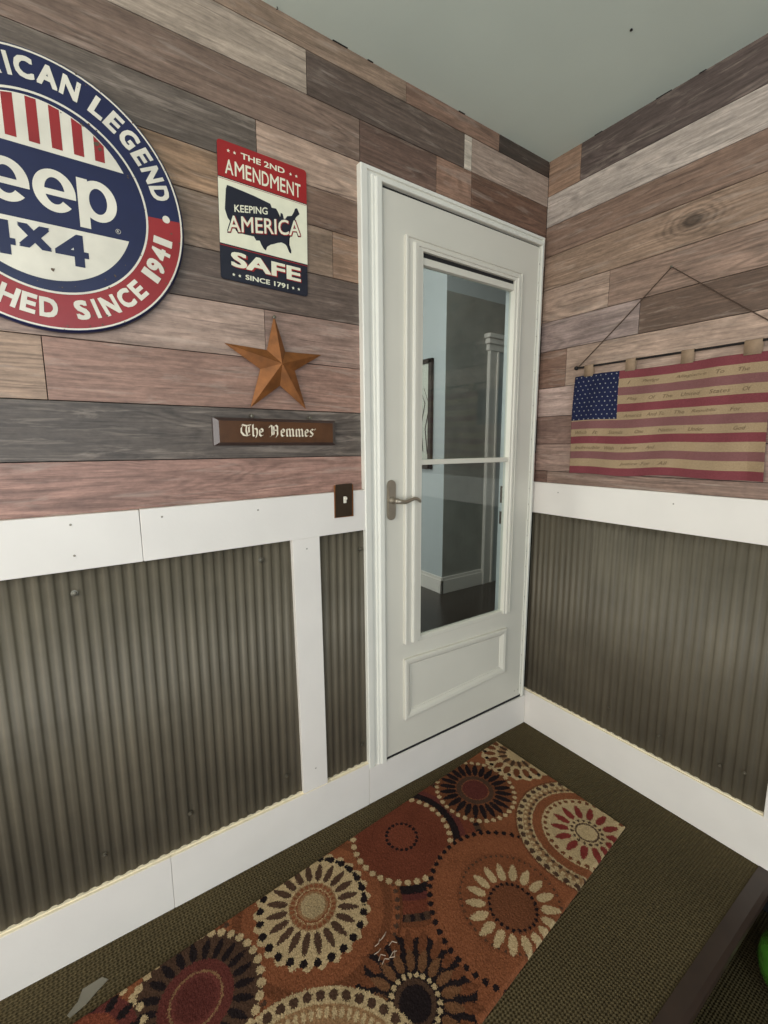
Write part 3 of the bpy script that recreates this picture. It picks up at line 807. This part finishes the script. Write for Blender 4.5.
fin('chips', bm, worn, jp)['kind'] = 'stuff'
for ch_ in jp.children:      # the centre print sits a little high and left of the rim
    if ch_.name.split('.')[0] in ('white_panel', 'stripes', 'lettering', 'numeral', 'registered_mark'): ch_.location = (-0.0075, 0, 0.0055)

# ---------------------------------------------------------------- tin sign
ts = tag(empty('tin_sign', (-1.245, 0, 1.972)), 'small rectangular red, cream and navy tin sign with a country map', 'sign')
TL, TR, BR, BL = (-1.368, 2.1465), (-1.116, 2.1455), (-1.121, 1.7995), (-1.3755, 1.8045)
def tq(u, v):
    """u 0..1 left-right, v 0..1 bottom-top on the sign"""
    x = (BL[0]*(1-u)+BR[0]*u)*(1-v) + (TL[0]*(1-u)+TR[0]*u)*v
    z = (BL[1]*(1-u)+BR[1]*u)*(1-v) + (TL[1]*(1-u)+TR[1]*u)*v
    return x, z
def rnd_rect(r=0.035, n=5, inset=0.0):
    pts = []
    ar = 0.252/0.345
    for cx, cy, a0 in ((1-r, 1-r*ar, 0), (r, 1-r*ar, 90), (r, r*ar, 180), (1-r, r*ar, 270)):
        for k in range(n+1):
            a = math.radians(a0+90*k/n); pts.append((cx+r*math.cos(a), cy+r*ar*math.sin(a)))
    return pts
def tfn(y):
    return lambda x, z: (x+1.245, y, z-1.972)
bm = bmesh.new(); prism(bm, [(tq(u, v)[0]+1.245, tq(u, v)[1]-1.972) for u, v in rnd_rect()], -0.0045, -0.001, 'y', 0.0008)
fin('plate', bm, tin_navy, ts)
def band(bm, v0, v1, fn, e=0.0):
    pts = [tq(0+e, v0), tq(1-e, v0), tq(1-e, v1), tq(0+e, v1)]
    flat(bm, pts, fn)
T1, T2, T3, T4 = tfn(-0.0047), tfn(-0.0049), tfn(-0.0054), tfn(-0.0059)
bm = bmesh.new()
pts = [tq(u, v) for u, v in rnd_rect() if v > 0.9] + [tq(0, 0.742), tq(1, 0.742)]
flat(bm, pts, T1); fin('red_field', bm, tin_red, ts)
bm = bmesh.new(); band(bm, 0.262, 0.736, T1); fin('cream_field', bm, tin_cream, ts)
bm = bmesh.new(); band(bm, 0.727, 0.7305, T2)
fin('rule', bm, tin_red, ts); bm = bmesh.new(); band(bm, 0.246, 0.252, T2)
fin('rule', bm, tin_red, ts)
MAP = [(-1.347,2.041),(-1.331,2.040),(-1.300,2.037),(-1.272,2.034),(-1.229,2.027),(-1.225,2.018),(-1.212,2.019),(-1.206,2.010),(-1.208,1.996),(-1.201,2.000),(-1.199,2.012),(-1.193,2.010),(-1.190,1.998),(-1.186,1.999),(-1.179,2.008),(-1.166,2.012),(-1.158,2.025),(-1.155,2.034),(-1.148,2.037),(-1.141,2.023),(-1.152,2.012),(-1.157,2.003),(-1.159,1.992),(-1.167,1.984),(-1.164,1.973),(-1.170,1.962),(-1.174,1.955),(-1.178,1.946),(-1.176,1.934),(-1.170,1.918),(-1.171,1.909),(-1.177,1.912),(-1.184,1.927),(-1.189,1.931),(-1.200,1.933),(-1.212,1.929),(-1.222,1.924),(-1.232,1.920),(-1.243,1.912),(-1.247,1.901),(-1.253,1.904),(-1.260,1.914),(-1.264,1.923),(-1.274,1.921),(-1.280,1.930),(-1.307,1.929),(-1.328,1.932),(-1.337,1.947),(-1.350,1.960),(-1.356,1.980),(-1.353,2.010),(-1.351,2.030)]
bm = bmesh.new(); f = flat(bm, MAP, T2); bmesh.ops.triangulate(bm, faces=[f]); fin('map', bm, tin_navy, ts)
def straight(bm, text, u0, u1, v0, v1, fn, bold=0.02):
    add_text(bm, text, u0, u1, v0, v1, lambda a, b: fn(*tq(a, b)), bold)
def star2(bm, x, z, r, fn):
    flat(bm, [(x+(r if k % 2 == 0 else r*.42)*math.sin(k*math.pi/5), z+(r if k % 2 == 0 else r*.42)*math.cos(k*math.pi/5)) for k in range(10)], fn)
bm = bmesh.new()
straight(bm, 'THE 2ND', 0.245, 0.735, 0.915, 0.957, T2, 0.02)
fin('lettering', bm, tin_cream, ts); bm = bmesh.new()
word = 'AMENDMENT'
# the letters of the second line follow a shallow arch
xs = 0.075; tot = [1.0, 1.15, .72, .98, .92, 1.15, .72, .98, .78]; W = sum(tot)+0.16*8; k0 = 0.075
for ch, wdt in zip(word, tot):
    u0, u1 = k0, k0+wdt/W*0.85; k0 = u1+0.16/W*0.85
    c = (u0+u1)/2; arch = 0.014*(1-(2*c-1)**2)
    straight(bm, ch, u0, u1, 0.772, 0.874+arch*0.4, T2, 0.012)
fin('lettering', bm, tin_cream, ts); bm = bmesh.new()
straight(bm, 'SINCE 1791', 0.262, 0.755, 0.028, 0.066, T2, 0.02)
fin('lettering', bm, tin_cream, ts); bm = bmesh.new()
for u, v in ((.115, .938), (.180, .938), (.805, .930), (.875, .930), (.135, .045), (.200, .045), (.815, .045), (.885, .045)):
    bm = bmesh.new(); star2(bm, *tq(u, v), 0.0048, T2); fin('star_mark', bm, tin_cream, ts)
def shadowed(text, u0, u1, v0, v1, bold, du=0.010, dv=-0.006):
    bm = bmesh.new(); straight(bm, text, u0+du, u1+du, v0+dv, v1+dv, T3, bold+.015); fin('letter_shadow', bm, tin_red, ts)
    bm = bmesh.new(); straight(bm, text, u0, u1, v0, v1, T4, bold); fin('lettering', bm, tin_cream, ts)
shadowed('SAFE', 0.11, 0.91, 0.105, 0.218, 0.03)
def tilted(fn, xl, slope=0.185): return lambda x, z: fn(x, z+(x-xl)*slope)
def slanted(name, text, x0, x1, z0, z1, fn, bold, m):
    bm = bmesh.new(); add_text(bm, text, x0, x1, z0, z1, tilted(fn, -1.351), bold); fin(name, bm, m, ts)
slanted('lettering', 'KEEPING', -1.331, -1.238, 1.975, 1.9935, T4, 0.018, tin_cream)
slanted('letter_outline', 'AMERICA', -1.353, -1.138, 1.9215, 1.9685, T2, 0.05, tin_navy)
slanted('letter_shadow', 'AMERICA', -1.3505, -1.1385, 1.923, 1.966, T3, 0.03, tin_red)
slanted('lettering', 'AMERICA', -1.351, -1.141, 1.925, 1.966, T4, 0.012, tin_cream)

# ---------------------------------------------------------------- barn star
tips = [(-1.233, 1.729), (-1.084, 1.634), (-1.141, 1.467), (-1.314, 1.465), (-1.379, 1.635)]
inn = [(-1.203, 1.630), (-1.175, 1.579), (-1.223, 1.532), (-1.281, 1.574), (-1.259, 1.629)]
cen = (-1.2265, 1.594)
bs = bmesh.new()
cv = bs.verts.new((cen[0]+.004, -0.036, cen[1]-.002)); cb = bs.verts.new((cen[0], -0.012, cen[1]))
T_ = [bs.verts.new((a, -0.012, b)) for a, b in tips]; I_ = [bs.verts.new((a, -0.014, b)) for a, b in inn]
for i in range(5):
    bs.faces.new((cv, T_[i], I_[i])); bs.faces.new((cv, I_[i], T_[(i+1) % 5]))
    bs.faces.new((cb, I_[i], T_[i])); bs.faces.new((cb, T_[(i+1) % 5], I_[i]))
star = tag(empty('barn_star', (cen[0], 0, cen[1])), 'rusty brown five pointed metal star above the name plaque', 'star')
o = fin('body', bs, rustm); o.parent = star; o.matrix_parent_inverse = Matrix.Translation(-star.location)
bm = bmesh.new(); tube(bm, [(-1.233, 0.0, 1.727), (-1.233, -0.013, 1.724)], 0.0022, 8); lathe(bm, [(0.005, 0), (0.005, .001), (0.002, .002)], -1.2325, -0.014, 1.7235, 'y', 10)
o = fin('nail', bm, steel); o.parent = star; o.matrix_parent_inverse = Matrix.Translation(-star.location)

# ---------------------------------------------------------------- name plaque
pq = tag(empty('name_plaque', (-1.23, 0, 1.396)), 'brown stained wooden name plaque with cream lettering under the star', 'plaque')
bm = bmesh.new()
ox, oz = -1.23, 1.396
bx0, bx1, bz0, bz1, bd = -1.421-ox, -1.040-ox, 1.3575-oz, 1.4345-oz, 0.014
V = [bm.verts.new(p) for p in ((bx0, -.001, bz0), (bx1, -.001, bz0), (bx1, -.001, bz1), (bx0, -.001, bz1),
     (bx0, -.012, bz0), (bx1, -.012, bz0), (bx1, -.012, bz1), (bx0, -.012, bz1),
     (bx0+bd, -.021, bz0+bd*.6), (bx1-bd, -.021, bz0+bd*.6), (bx1-bd, -.021, bz1-bd*.6), (bx0+bd, -.021, bz1-bd*.6))]
def q(*i, mi=0): bm.faces.new([V[k] for k in i]).material_index = mi
q(0, 1, 2, 3, mi=1)
for a, b in ((0, 1), (1, 2), (2, 3), (3, 0)):
    q(a, b, b+4, a+4, mi=1); q(a+4, b+4, b+8, a+8, mi=1)
q(8, 9, 10, 11)
fin('board', bm, [plaquem, plaqueedge], pq)
# blackletter written with a broad pen: strokes swept with a slanted nib
GL = {
 'T': (0.95, [[(.05, .85), (.18, .97), (.5, .88), (.92, .97)], [(.28, .9), (.12, .7), (.10, .35), (.3, .08), (.62, .03), (.85, .15)], [(.55, .88), (.50, .5), (.58, .06)], [(.74, .8), (.74, .3)]]),
 'h': (0.55, [[(.12, 1.0), (.12, .05), (.22, .0)], [(.12, .58), (.35, .68), (.46, .55), (.46, .2), (.34, -.12)]]),
 'e': (0.48, [[(.38, .36), (.14, .36)], [(.38, .36), (.38, .56), (.24, .66), (.12, .52), (.12, .14), (.24, .0), (.42, .10)]]),
 'H': (0.98, [[(.05, .75), (.14, .95), (.28, .88), (.28, .08), (.14, .0)], [(.28, .50), (.76, .55)], [(.60, .98), (.76, .86), (.76, .14), (.62, -.08)], [(.44, .88), (.44, .14)]]),
 'm': (0.86, [[(.06, .58), (.14, .66), (.14, .06), (.22, .0)], [(.14, .56), (.32, .68), (.42, .56), (.42, .06), (.50, .0)], [(.42, .56), (.60, .68), (.70, .56), (.70, .06), (.80, .02)]]),
 's': (0.46, [[(.40, .60), (.24, .68), (.10, .52), (.22, .36), (.38, .22), (.28, .02), (.08, .04)]]),
 "'": (0.22, [[(.10, .62), (.14, .72)]]),
}
def blackletter(bm, text, x, z, h, sx, fn, nib=0.085):
    na = math.radians(38); nx, nz = math.cos(na)*nib*h, math.sin(na)*nib*h
    for ch in text:
        if ch == ' ': x += 0.42*h*sx; continue
        wd_, strokes = GL[ch]
        for s in strokes:
            P_ = [(x+a*h*sx, z+b*h) for a, b in s]
            for (a, b), (c, d) in zip(P_, P_[1:]):
                qd = [(a-nx, b-nz), (a+nx, b+nz), (c+nx, d+nz), (c-nx, d-nz)]
                ar = sum(qd[i][0]*qd[(i+1) % 4][1]-qd[(i+1) % 4][0]*qd[i][1] for i in range(4))
                if abs(ar) < 1e-9: continue
                flat(bm, qd, fn)
        x += wd_*h*sx
    return x
bm = bmesh.new(); blackletter(bm, "The Hemmes'", -1.350-ox, 1.384-oz, 0.033, 1.065, wob(-0.0213)); fin('lettering', bm, inkc, pq)
for x in (-1.313, -1.131):
    bm = bmesh.new(); lathe(bm, [(0.003, 0), (0.003, 0.018), (0.0060, 0.019), (0.005, 0.022), (0.0, 0.023)], x-ox, 0, 1.4415-oz, 'y', 12)
    fin('hanging_pin', bm, steel, pq)

# ---------------------------------------------------------------- switch in the notch of the rail
sw = tag(empty('switch_plate', (-1.018, -0.02, 1.178)), 'dark bronze switch plate set into the white rail beside the door casing', 'switch')
bm = bmesh.new(); box(bm, -0.036, 0.036, -0.0030, 0.0, -0.058, 0.050, 0.001); fin('backing', bm, rustm, sw)
bm = bmesh.new(); prism(bm, [(-.034, -.056), (.028, -.054), (.030, .054), (-.032, .052)], -0.0075, -0.0029, 'y', 0.0015); fin('plate', bm, bronze, sw)
bm = bmesh.new(); box(bm, -0.005, 0.006, -0.0095, -0.0074, -0.010, 0.012, 0.001); box(bm, -0.002, 0.004, -0.019, -0.0090, 0.002, 0.010, 0.0015); fin('toggle', bm, cream, sw)

# ---------------------------------------------------------------- cloth flag
fl_ = tag(empty('cloth_flag', (0, -0.5, 1.66)), 'faded red and tan striped cloth flag with navy canton hanging from a rod', 'flag')
FY0, FZ1 = -0.184, 1.631
def fpos(u, v):
    """u 0..1 left to right (toward -y), v 0..1 top to bottom"""
    y = -(0.184 + u*(0.634+0.026*v) - 0.004*v*(1-u)) 
    z = FZ1 - v*(0.388+0.004*u) + 0.003*math.sin(u*9) * (1-v) - 0.006*math.sin(u*5+1)*v + 0.003*math.sin(u*14)*v
    d = 0.010 + 0.0035*math.sin(u*17+v*2)*(0.3+v) + 0.002*math.sin(u*41+v*5) + 0.004*math.sin(v*5+u*3)
    if u > .93: d += (u-.93)*0.12*v
    return Vector((-max(d, .0035), y, z))
NU, NV = 330, 200
us = np.linspace(0, 1, NU+1); vs_ = np.linspace(0, 1, NV+1)
verts = [tuple(fpos(u, v)+Vector((0, .5, -1.66))) for v in vs_ for u in us]
faces = [(j*(NU+1)+i, j*(NU+1)+i+1, (j+1)*(NU+1)+i+1, (j+1)*(NU+1)+i) for j in range(NV) for i in range(NU)]
me = bpy.data.meshes.new('fabric'); me.from_pydata(verts, [], faces)
U, Vv = np.meshgrid((np.arange(NU)+.5)/NU, (np.arange(NV)+.5)/NV)
rng_ = np.random.default_rng(3)
st_i = np.floor(Vv*13).astype(int)
red1, red2, tan = np.array(s2l((116, 60, 64))), np.array(s2l((118, 80, 78))), np.array(s2l((152, 130, 102)))
colr = np.where((st_i % 2 == 0)[..., None], np.where(((st_i//2) % 2 == 0)[..., None], red1, red2), tan)
can = (U < 0.29) & (Vv < 6/13*0.98)
navyc = np.array(s2l((32, 36, 62))); colr[can] = navyc
cu_, cv_ = U/0.29*9, Vv/(6/13)*11
su = ((cu_ + 0.5*(np.floor(cv_) % 2)) % 1 - .5)/9*0.29*0.64; sv = ((cv_ % 1)-.5)/11*(6/13)*0.39
stars = can & (su**2+sv**2 < 0.0023**2)
colr[stars] = np.array(s2l((150, 150, 150)))
colr = colr*(1+rng_.normal(0, .05, U.shape))[..., None]*(1+0.06*np.sin(U*23+Vv*7))[..., None]
cols = np.concatenate([colr, np.ones(U.shape+(1,))], -1).reshape(-1, 4).clip(0, 1).astype(np.float32)
ca = me.attributes.new('tone', 'FLOAT_COLOR', 'FACE'); ca.data.foreach_set('color', cols.ravel())
for p in me.polygons: p.use_smooth = True
clothm = attr_mat('flag_cloth', 0.9, 0.12, 500, 0.3, 0.1)
fab = new('fabric', me, clothm, fl_)
sm = fab.modifiers.new('s', 'SOLIDIFY'); sm.thickness = 0.0012; sm.offset = 0
# faded script on the tan stripes
inkb = mat('faded_script', (104, 84, 62), 0.9)
bm = bmesh.new()
def on_flag(u, v):
    p = fpos(min(max(u, 0), 1), min(max(v, 0), 1)) + Vector((-0.0014, .5, -1.66)); return tuple(p)
rowsT = [(1, [(.345, 'I'), (.43, 'Pledge'), (.60, 'Allegiance'), (.79, 'To'), (.88, 'The')]),
         (3, [(.345, 'Flag'), (.47, 'Of'), (.54, 'The'), (.63, 'United'), (.76, 'States'), (.90, 'Of')]),
         (5, [(.33, 'America'), (.46, 'And To'), (.60, 'The'), (.68, 'Republic'), (.85, 'For')]),
         (7, [(.03, 'Which'), (.14, 'It'), (.24, 'Stands'), (.40, 'One'), (.52, 'Nation'), (.67, 'Under'), (.87, 'God')]),
         (9, [(.03, 'Indivisible'), (.22, 'With'), (.32, 'Liberty'), (.46, 'And')]),
         (11, [(.32, 'Justice'), (.44, 'For'), (.53, 'All')])]
for r, ws in rowsT:
    for u, t in ws:
        vc = (r+.5)/13; wdt = .014*len(t)+.006
        add_text(bm, t, u, u+wdt, -(vc+.016), -(vc-.016), lambda a, b: on_flag(a, -b), 0.0, 0.35, False)
fin('script', bm, inkb, fl_)['kind'] = 'stuff'
# tab loops
tabm = mat('tan_tab', (146, 122, 98), 0.9, noise=0.1, nscale=80, bump=.3, bscale=400)
ROD = 1.666
def rodz(y): return ROD
for y0, y1 in ((-0.226, -0.264), (-0.392, -0.428), (-0.580, -0.618), (-0.755, -0.80)):
    bm = bmesh.new()
    prof = []
    for k in range(13):
        a = math.radians(-10+200*k/12); prof.append((-0.012-0.0062*math.cos(a), ROD+0.0062*math.sin(a)))
    prof = [(-0.0165, 1.627)] + prof + [(-0.008, 1.627)]
    prev = None
    for (x, z) in prof:
        cur = (bm.verts.new((x, y0+.5, z-1.66)), bm.verts.new((x, y1+.5, z-1.66)))
        if prev: bm.faces.new((prev[0], prev[1], cur[1], cur[0]))
        prev = cur
    o = fin('tab_loop', bm, tabm, fl_, True)
    s_ = o.modifiers.new('s', 'SOLIDIFY'); s_.thickness = 0.0010
bm = bmesh.new(); tube(bm, [(-0.012, -0.190+.5, ROD-1.66), (-0.012, -0.875+.5, ROD-1.66)], 0.0038, 12); rod = fin('rod', bm, blackm, fl_)
for y in (-0.187, -0.880):
    bm = bmesh.new(); bmesh.ops.create_uvsphere(bm, u_segments=14, v_segments=10, radius=0.0085, matrix=Matrix.Translation((-0.012, y+.5, ROD-1.66))); fin('finial', bm, blackm, rod, True)
bm = bmesh.new()
tube(bm, [(-0.012, -0.197+.5, ROD+.004-1.66), (-0.006, -0.358+.5, 1.811-1.66), (-0.0060, -0.520+.5, 1.956-1.66), (-0.006, -0.694+.5, 1.811-1.66), (-0.012, -0.868+.5, ROD+.004-1.66)], 0.0019, 8)
fin('hanging_cord', bm, cordm, fl_)
bm = bmesh.new(); lathe(bm, [(0.002, 0), (0.002, 0.010), (0.0045, 0.011), (0.003, 0.0125)], 0, -0.520+.5, 1.956-1.66, 'x', 10); fin('nail', bm, steel, fl_)

# ---------------------------------------------------------------- medallion rug
def hexc(*c): return np.array(s2l(c))
RUST, RUST2, RED = hexc(126, 76, 50), hexc(106, 64, 42), hexc(112, 60, 43)
CREAM, TAN, BLK, BRN, MAR = hexc(178, 154, 116), hexc(142, 108, 76), hexc(34, 27, 27), hexc(74, 54, 42), hexc(92, 48, 42)
Q = [(-0.249, -0.048), (-2.02, -0.192), (-1.99, -0.835), (-0.232, -0.632)]   # corners
NU, NV = 820, 270
u = (np.arange(NU)+.5)/NU; v = (np.arange(NV)+.5)/NV
U, Vv = np.meshgrid(u, v)
def quad(U, V, k): return (Q[0][k]*(1-U)+Q[1][k]*U)*(1-V) + (Q[3][k]*(1-U)+Q[2][k]*U)*V
PX, PY = quad(U, Vv, 0), quad(U, Vv, 1)
rg = np.random.default_rng(11)
# woolly edges: jitter the lookup a little
PX = PX + rg.normal(0, .0012, PX.shape); PY = PY + rg.normal(0, .0012, PY.shape)
col = np.zeros(PX.shape+(3,)); col[:] = RUST
def pol(cx, cy, ry=1.0):
    dx, dy = PX-cx, (PY-cy)/ry
    return np.hypot(dx, dy), np.arctan2(dy, dx)
def put(m, c): col[m] = c
def dots(r, a, rc, n, rad, c, ph=0.0, el=1.0, amin=None):
    """n round or elongated dots on radius rc"""
    k = 2*np.pi/n; d = ((a+ph+k/2) % k) - k/2
    m = ((r-rc)/(rad*el))**2 + (d*rc/rad)**2 < 1
    put(m, c)
def petals(r, a, r0, r1, n, wdt, c, ph=0.0):
    k = 2*np.pi/n; d = np.abs(((a+ph+k/2) % k) - k/2)*r
    t = (r-r0)/(r1-r0); m = (t > 0) & (t < 1) & (d < wdt*np.sin(np.clip(t, 0, 1)**0.8*np.pi)**0.6)
    put(m, c)
def ring(r, r0, r1, c): put((r > r0) & (r < r1), c)
# halo of the red medallion (M3) : dark arcs between the medallions
r, a = pol(-0.917, -0.213)
ring(r, 0.0, 0.30, RUST2); ring(r, .178, .205, BLK); ring(r, .205, .225, MAR); ring(r, .225, .262, RED*.9); ring(r, .262, .285, BRN)
dots(r, a, .274, 60, .007, BLK, el=1.6)
# M6 halo
r, a = pol(-1.275, -0.262)
ring(r, 0, 0.262, RUST); ring(r, .205, .232, RUST2); dots(r, a, .247, 62, .0075, BRN); ring(r, .254, .262, RUST2*.8)
# M9 brown disc at the left
r, a = pol(-1.611, -0.30)
ring(r, 0, 0.158, BRN); petals(r, a, .088, .140, 22, .0095, BLK); ring(r, 0, .088, MAR); ring(r, .058, .063, TAN*.8); ring(r, .050, .058, MAR*1.2); ring(r, 0, .045, MAR*.85)
dots(r, a, .154, 34, .0105, CREAM)
# M10 red piece at the far left
r, a = pol(-1.86, -0.27)
ring(r, 0, 0.125, MAR); ring(r, 0, .09, RED*1.05); ring(r, .03, .04, TAN); petals(r, a, .092, .130, 16, .010, BLK); dots(r, a, .137, 26, .009, CREAM)
# M6 cream medallion
r, a = pol(-1.275, -0.255)
wavy = .160 + .006*np.sin(a*26)
put(r < wavy+.006, CREAM); dots(r, a, .152, 26, .0110, BLK, el=1.0)
half = (a > -0.6) & (a < 2.2); m = half & (r > .146) & (r < .158); m &= (np.sin(a*26) > -.55); put(m, BLK)
ring(r, 0, .140, CREAM)
petals(r, a, .075, .136, 20, .0105, BRN*1.1); ring(r, .052, .070, TAN); dots(r, a, .061, 26, .0055, RUST, el=1.3); ring(r, .044, .050, RUST); ring(r, 0, .044, TAN); ring(r, 0, .036, CREAM*.82)
# M3 red medallion
r, a = pol(-0.917, -0.213)
ring(r, 0, .176, RUST2); ring(r, 0, .160, RED*.88); dots(r, a, .168, 36, .0098, CREAM); ring(r, .10, .103, RED*.7); ring(r, 0, .052, RED)
dots(r, a, .053, 20, .0062, BLK)
# M7 black medallion
r, a = pol(-1.172, -0.612)
put(r < .150+.008*np.sin(a*11), BLK); petals(r, a, .108, .172, 22, .0120, RUST2, .1); petals(r, a, .068, .122, 18, .0115, hexc(108, 74, 50)); dots(r, a, .060, 22, .0065, CREAM); ring(r, 0, .052, BRN); ring(r, 0, .040, BLK)
# M2 dark spoked
r, a = pol(-0.550, -0.206)
ring(r, 0, .158, RUST2); dots(r, a, .150, 36, .0085, CREAM); ring(r, 0, .140, RUST2); petals(r, a, .075, .142, 24, .0112, BLK); ring(r, 0, .072, BRN); ring(r, .050, .053, RUST); ring(r, 0, .050, MAR*.9)
# M1 half medallion at the corner
r, a = pol(-0.255, -0.165)
put(r < .150+.005*np.sin(a*20), CREAM); petals(r, a, .088, .140, 18, .0135, RUST2); dots(r, a, .135, 20, .0085, BLK, .15); ring(r, .045, .075, TAN); petals(r, a, .04, .085, 14, .008, BRN)
# M5 orange with cream petals
r, a = pol(-0.783, -0.575)
ring(r, 0, .246, RUST); dots(r, a, .238, 56, .0085, BLK); ring(r, 0, .222, RUST*1.05); ring(r, .150, .156, RUST*.85); ring(r, 0, .150, RUST*.92)
dots(r, a, .146, 50, .004, BRN)
r, a = pol(-0.790, -0.592)
petals(r, a, .080, .138, 18, .0125, CREAM); ring(r, 0, .072, RUST2); dots(r, a, .068, 26, .0055, BLK); ring(r, 0, .060, hexc(108, 66, 44))
# M4 right cream and red
r, a = pol(-0.372, -0.570); r = np.where(r > .15, .15+(r-.15)*1.15, r)
ring(r, 0, .258, RUST2); ring(r, 0, .250, CREAM*.9); dots(r, a, .238, 44, .0105, BRN); ring(r, .196, .224, TAN*.9); dots(r, a, .216, 60, .0068, CREAM); dots(r, a, .200, 48, .0070, BRN)
ring(r, 0, .188, RUST); ring(r, 0, .150, CREAM); dots(r, a, .139, 34, .0075, RUST2); ring(r, 0, .120, CREAM*.92)
petals(r, a, .060, .120, 14, .0125, hexc(118, 50, 44)); ring(r, 0, .056, CREAM*.95); dots(r, a, .050, 16, .0058, BRN); ring(r, .034, .040, BRN*1.2); ring(r, 0, .030, CREAM)
# M8 big cream ringed one at the near edge
r, a = pol(-1.480, -0.703)
ring(r, 0, .286, CREAM*.95); dots(r, a, .268, 52, .0115, BRN); ring(r, .236, .250, TAN); ring(r, 0, .238, TAN); dots(r, a, .232, 80, .0060, CREAM, el=2.0); ring(r, 0, .205, RUST)
dots(r, a, .178, 52, .0085, CREAM, el=1.6); ring(r, 0, .15, RUST2); petals(r, a, .07, .14, 18, .012, CREAM); ring(r, 0, .06, BRN)
# wool variation
lowf = 1 + .07*np.sin(PX*31+3*np.sin(PY*17)) * np.sin(PY*27)
col = 0.86*col*lowf[..., None]*(1+rg.normal(0, .14, PX.shape))[..., None]
ug = np.linspace(0, 1, NU+1); vg = np.linspace(0, 1, NV+1); UG, VG = np.meshgrid(ug, vg)
gx, gy = quad(UG, VG, 0), quad(UG, VG, 1)
edge = np.minimum(np.minimum(UG*1.77, (1-UG)*1.77), np.minimum(VG*.58, (1-VG)*.58))
gz = 0.0105*np.clip(edge/0.006, 0.12, 1)**.5 + rg.normal(0, .0006, UG.shape)
co = np.stack([gx, gy, gz], -1).reshape(-1, 3).astype(np.float32)
idx = np.arange((NU+1)*(NV+1)).reshape(NV+1, NU+1)
fc = np.stack([idx[:-1, :-1], idx[1:, :-1], idx[1:, 1:], idx[:-1, 1:]], -1).reshape(-1, 4)
me = bpy.data.meshes.new('medallion_rug')
me.vertices.add(len(co)); me.vertices.foreach_set('co', co.ravel())
me.loops.add(fc.size); me.loops.foreach_set('vertex_index', fc.ravel().astype(np.int32))
me.polygons.add(len(fc)); me.polygons.foreach_set('loop_start', (np.arange(len(fc))*4).astype(np.int32))
me.polygons.foreach_set('use_smooth', np.ones(len(fc), dtype=bool))
me.update(calc_edges=True)
ca = me.attributes.new('tone', 'FLOAT_COLOR', 'FACE')
ca.data.foreach_set('color', np.concatenate([col, np.ones(col.shape[:2]+(1,))], -1).clip(0, 1).astype(np.float32).ravel())
rugm = attr_mat('rug_wool', 0.95, 0.18, 350, 0.6, 0.05)
rug = tag(new('medallion_rug', me, rugm), 'rust orange runner rug with cream and black medallions below the glass door', 'rug')
bm = bmesh.new()
bq = [(Q[0][0]-.001, Q[0][1]-.001), (Q[1][0]+.001, Q[1][1]-.001), (Q[2][0]+.001, Q[2][1]+.001), (Q[3][0]-.001, Q[3][1]+.001)]
prism(bm, bq, 0.0, 0.0013, 'z'); fin('backing', bm, mat('rug_backing', (70, 50, 36), .9), rug)

# little litter: scrap on the carpet, lint on the rug
bm = bmesh.new()
pts = [(-1.842, -.108), (-1.80, -.105), (-1.787, -.120), (-1.812, -.134), (-1.836, -.150), (-1.868, -.160), (-1.874, -.150), (-1.852, -.132)]
prism(bm, pts, 0.0003, 0.0016, 'z'); tag(fin('paper_scrap', bm, scrap2), 'small greyish scrap lying on the carpet at the lower left', 'scrap')
bm = bmesh.new(); rnd = random.Random(3)
for i in range(9):
    x, y = -1.17+rnd.uniform(-.045, .03), -.47+rnd.uniform(-.03, .03)
    tube(bm, [(x, y, .0125), (x+.012, y+rnd.uniform(-.008, .008), .0145), (x+.022, y+rnd.uniform(-.01, .01), .0125)], .0010, 6)
tag(fin('lint_tuft', bm, lintm), 'pale lint tuft on the rug between the round patterns', 'lint')

# ---------------------------------------------------------------- green planter beyond the step
pt = tag(empty('green_planter', (0, 0, 0)), 'round glossy green planter on the lower floor at the right edge', 'planter')
bm = bmesh.new()
prof = [(0.040, 0.0), (0.062, 0.010), (0.084, 0.045), (0.092, 0.085), (0.086, 0.125), (0.070, 0.150), (0.072, 0.158), (0.064, 0.158), (0.060, 0.146), (0.0, 0.145)]
lathe(bm, prof, 0, 0, 0, 'z', 64); fin('pot', bm, potm, pt, True)
bm = bmesh.new(); lathe(bm, [(0.0605, 0.145), (0.045, 0.152), (0.0, 0.155)], 0, 0, 0, 'z', 24); fin('soil', bm, soilm, pt)
PLANTER = (-0.228, -1.112, -0.16)
pt.location = PLANTER
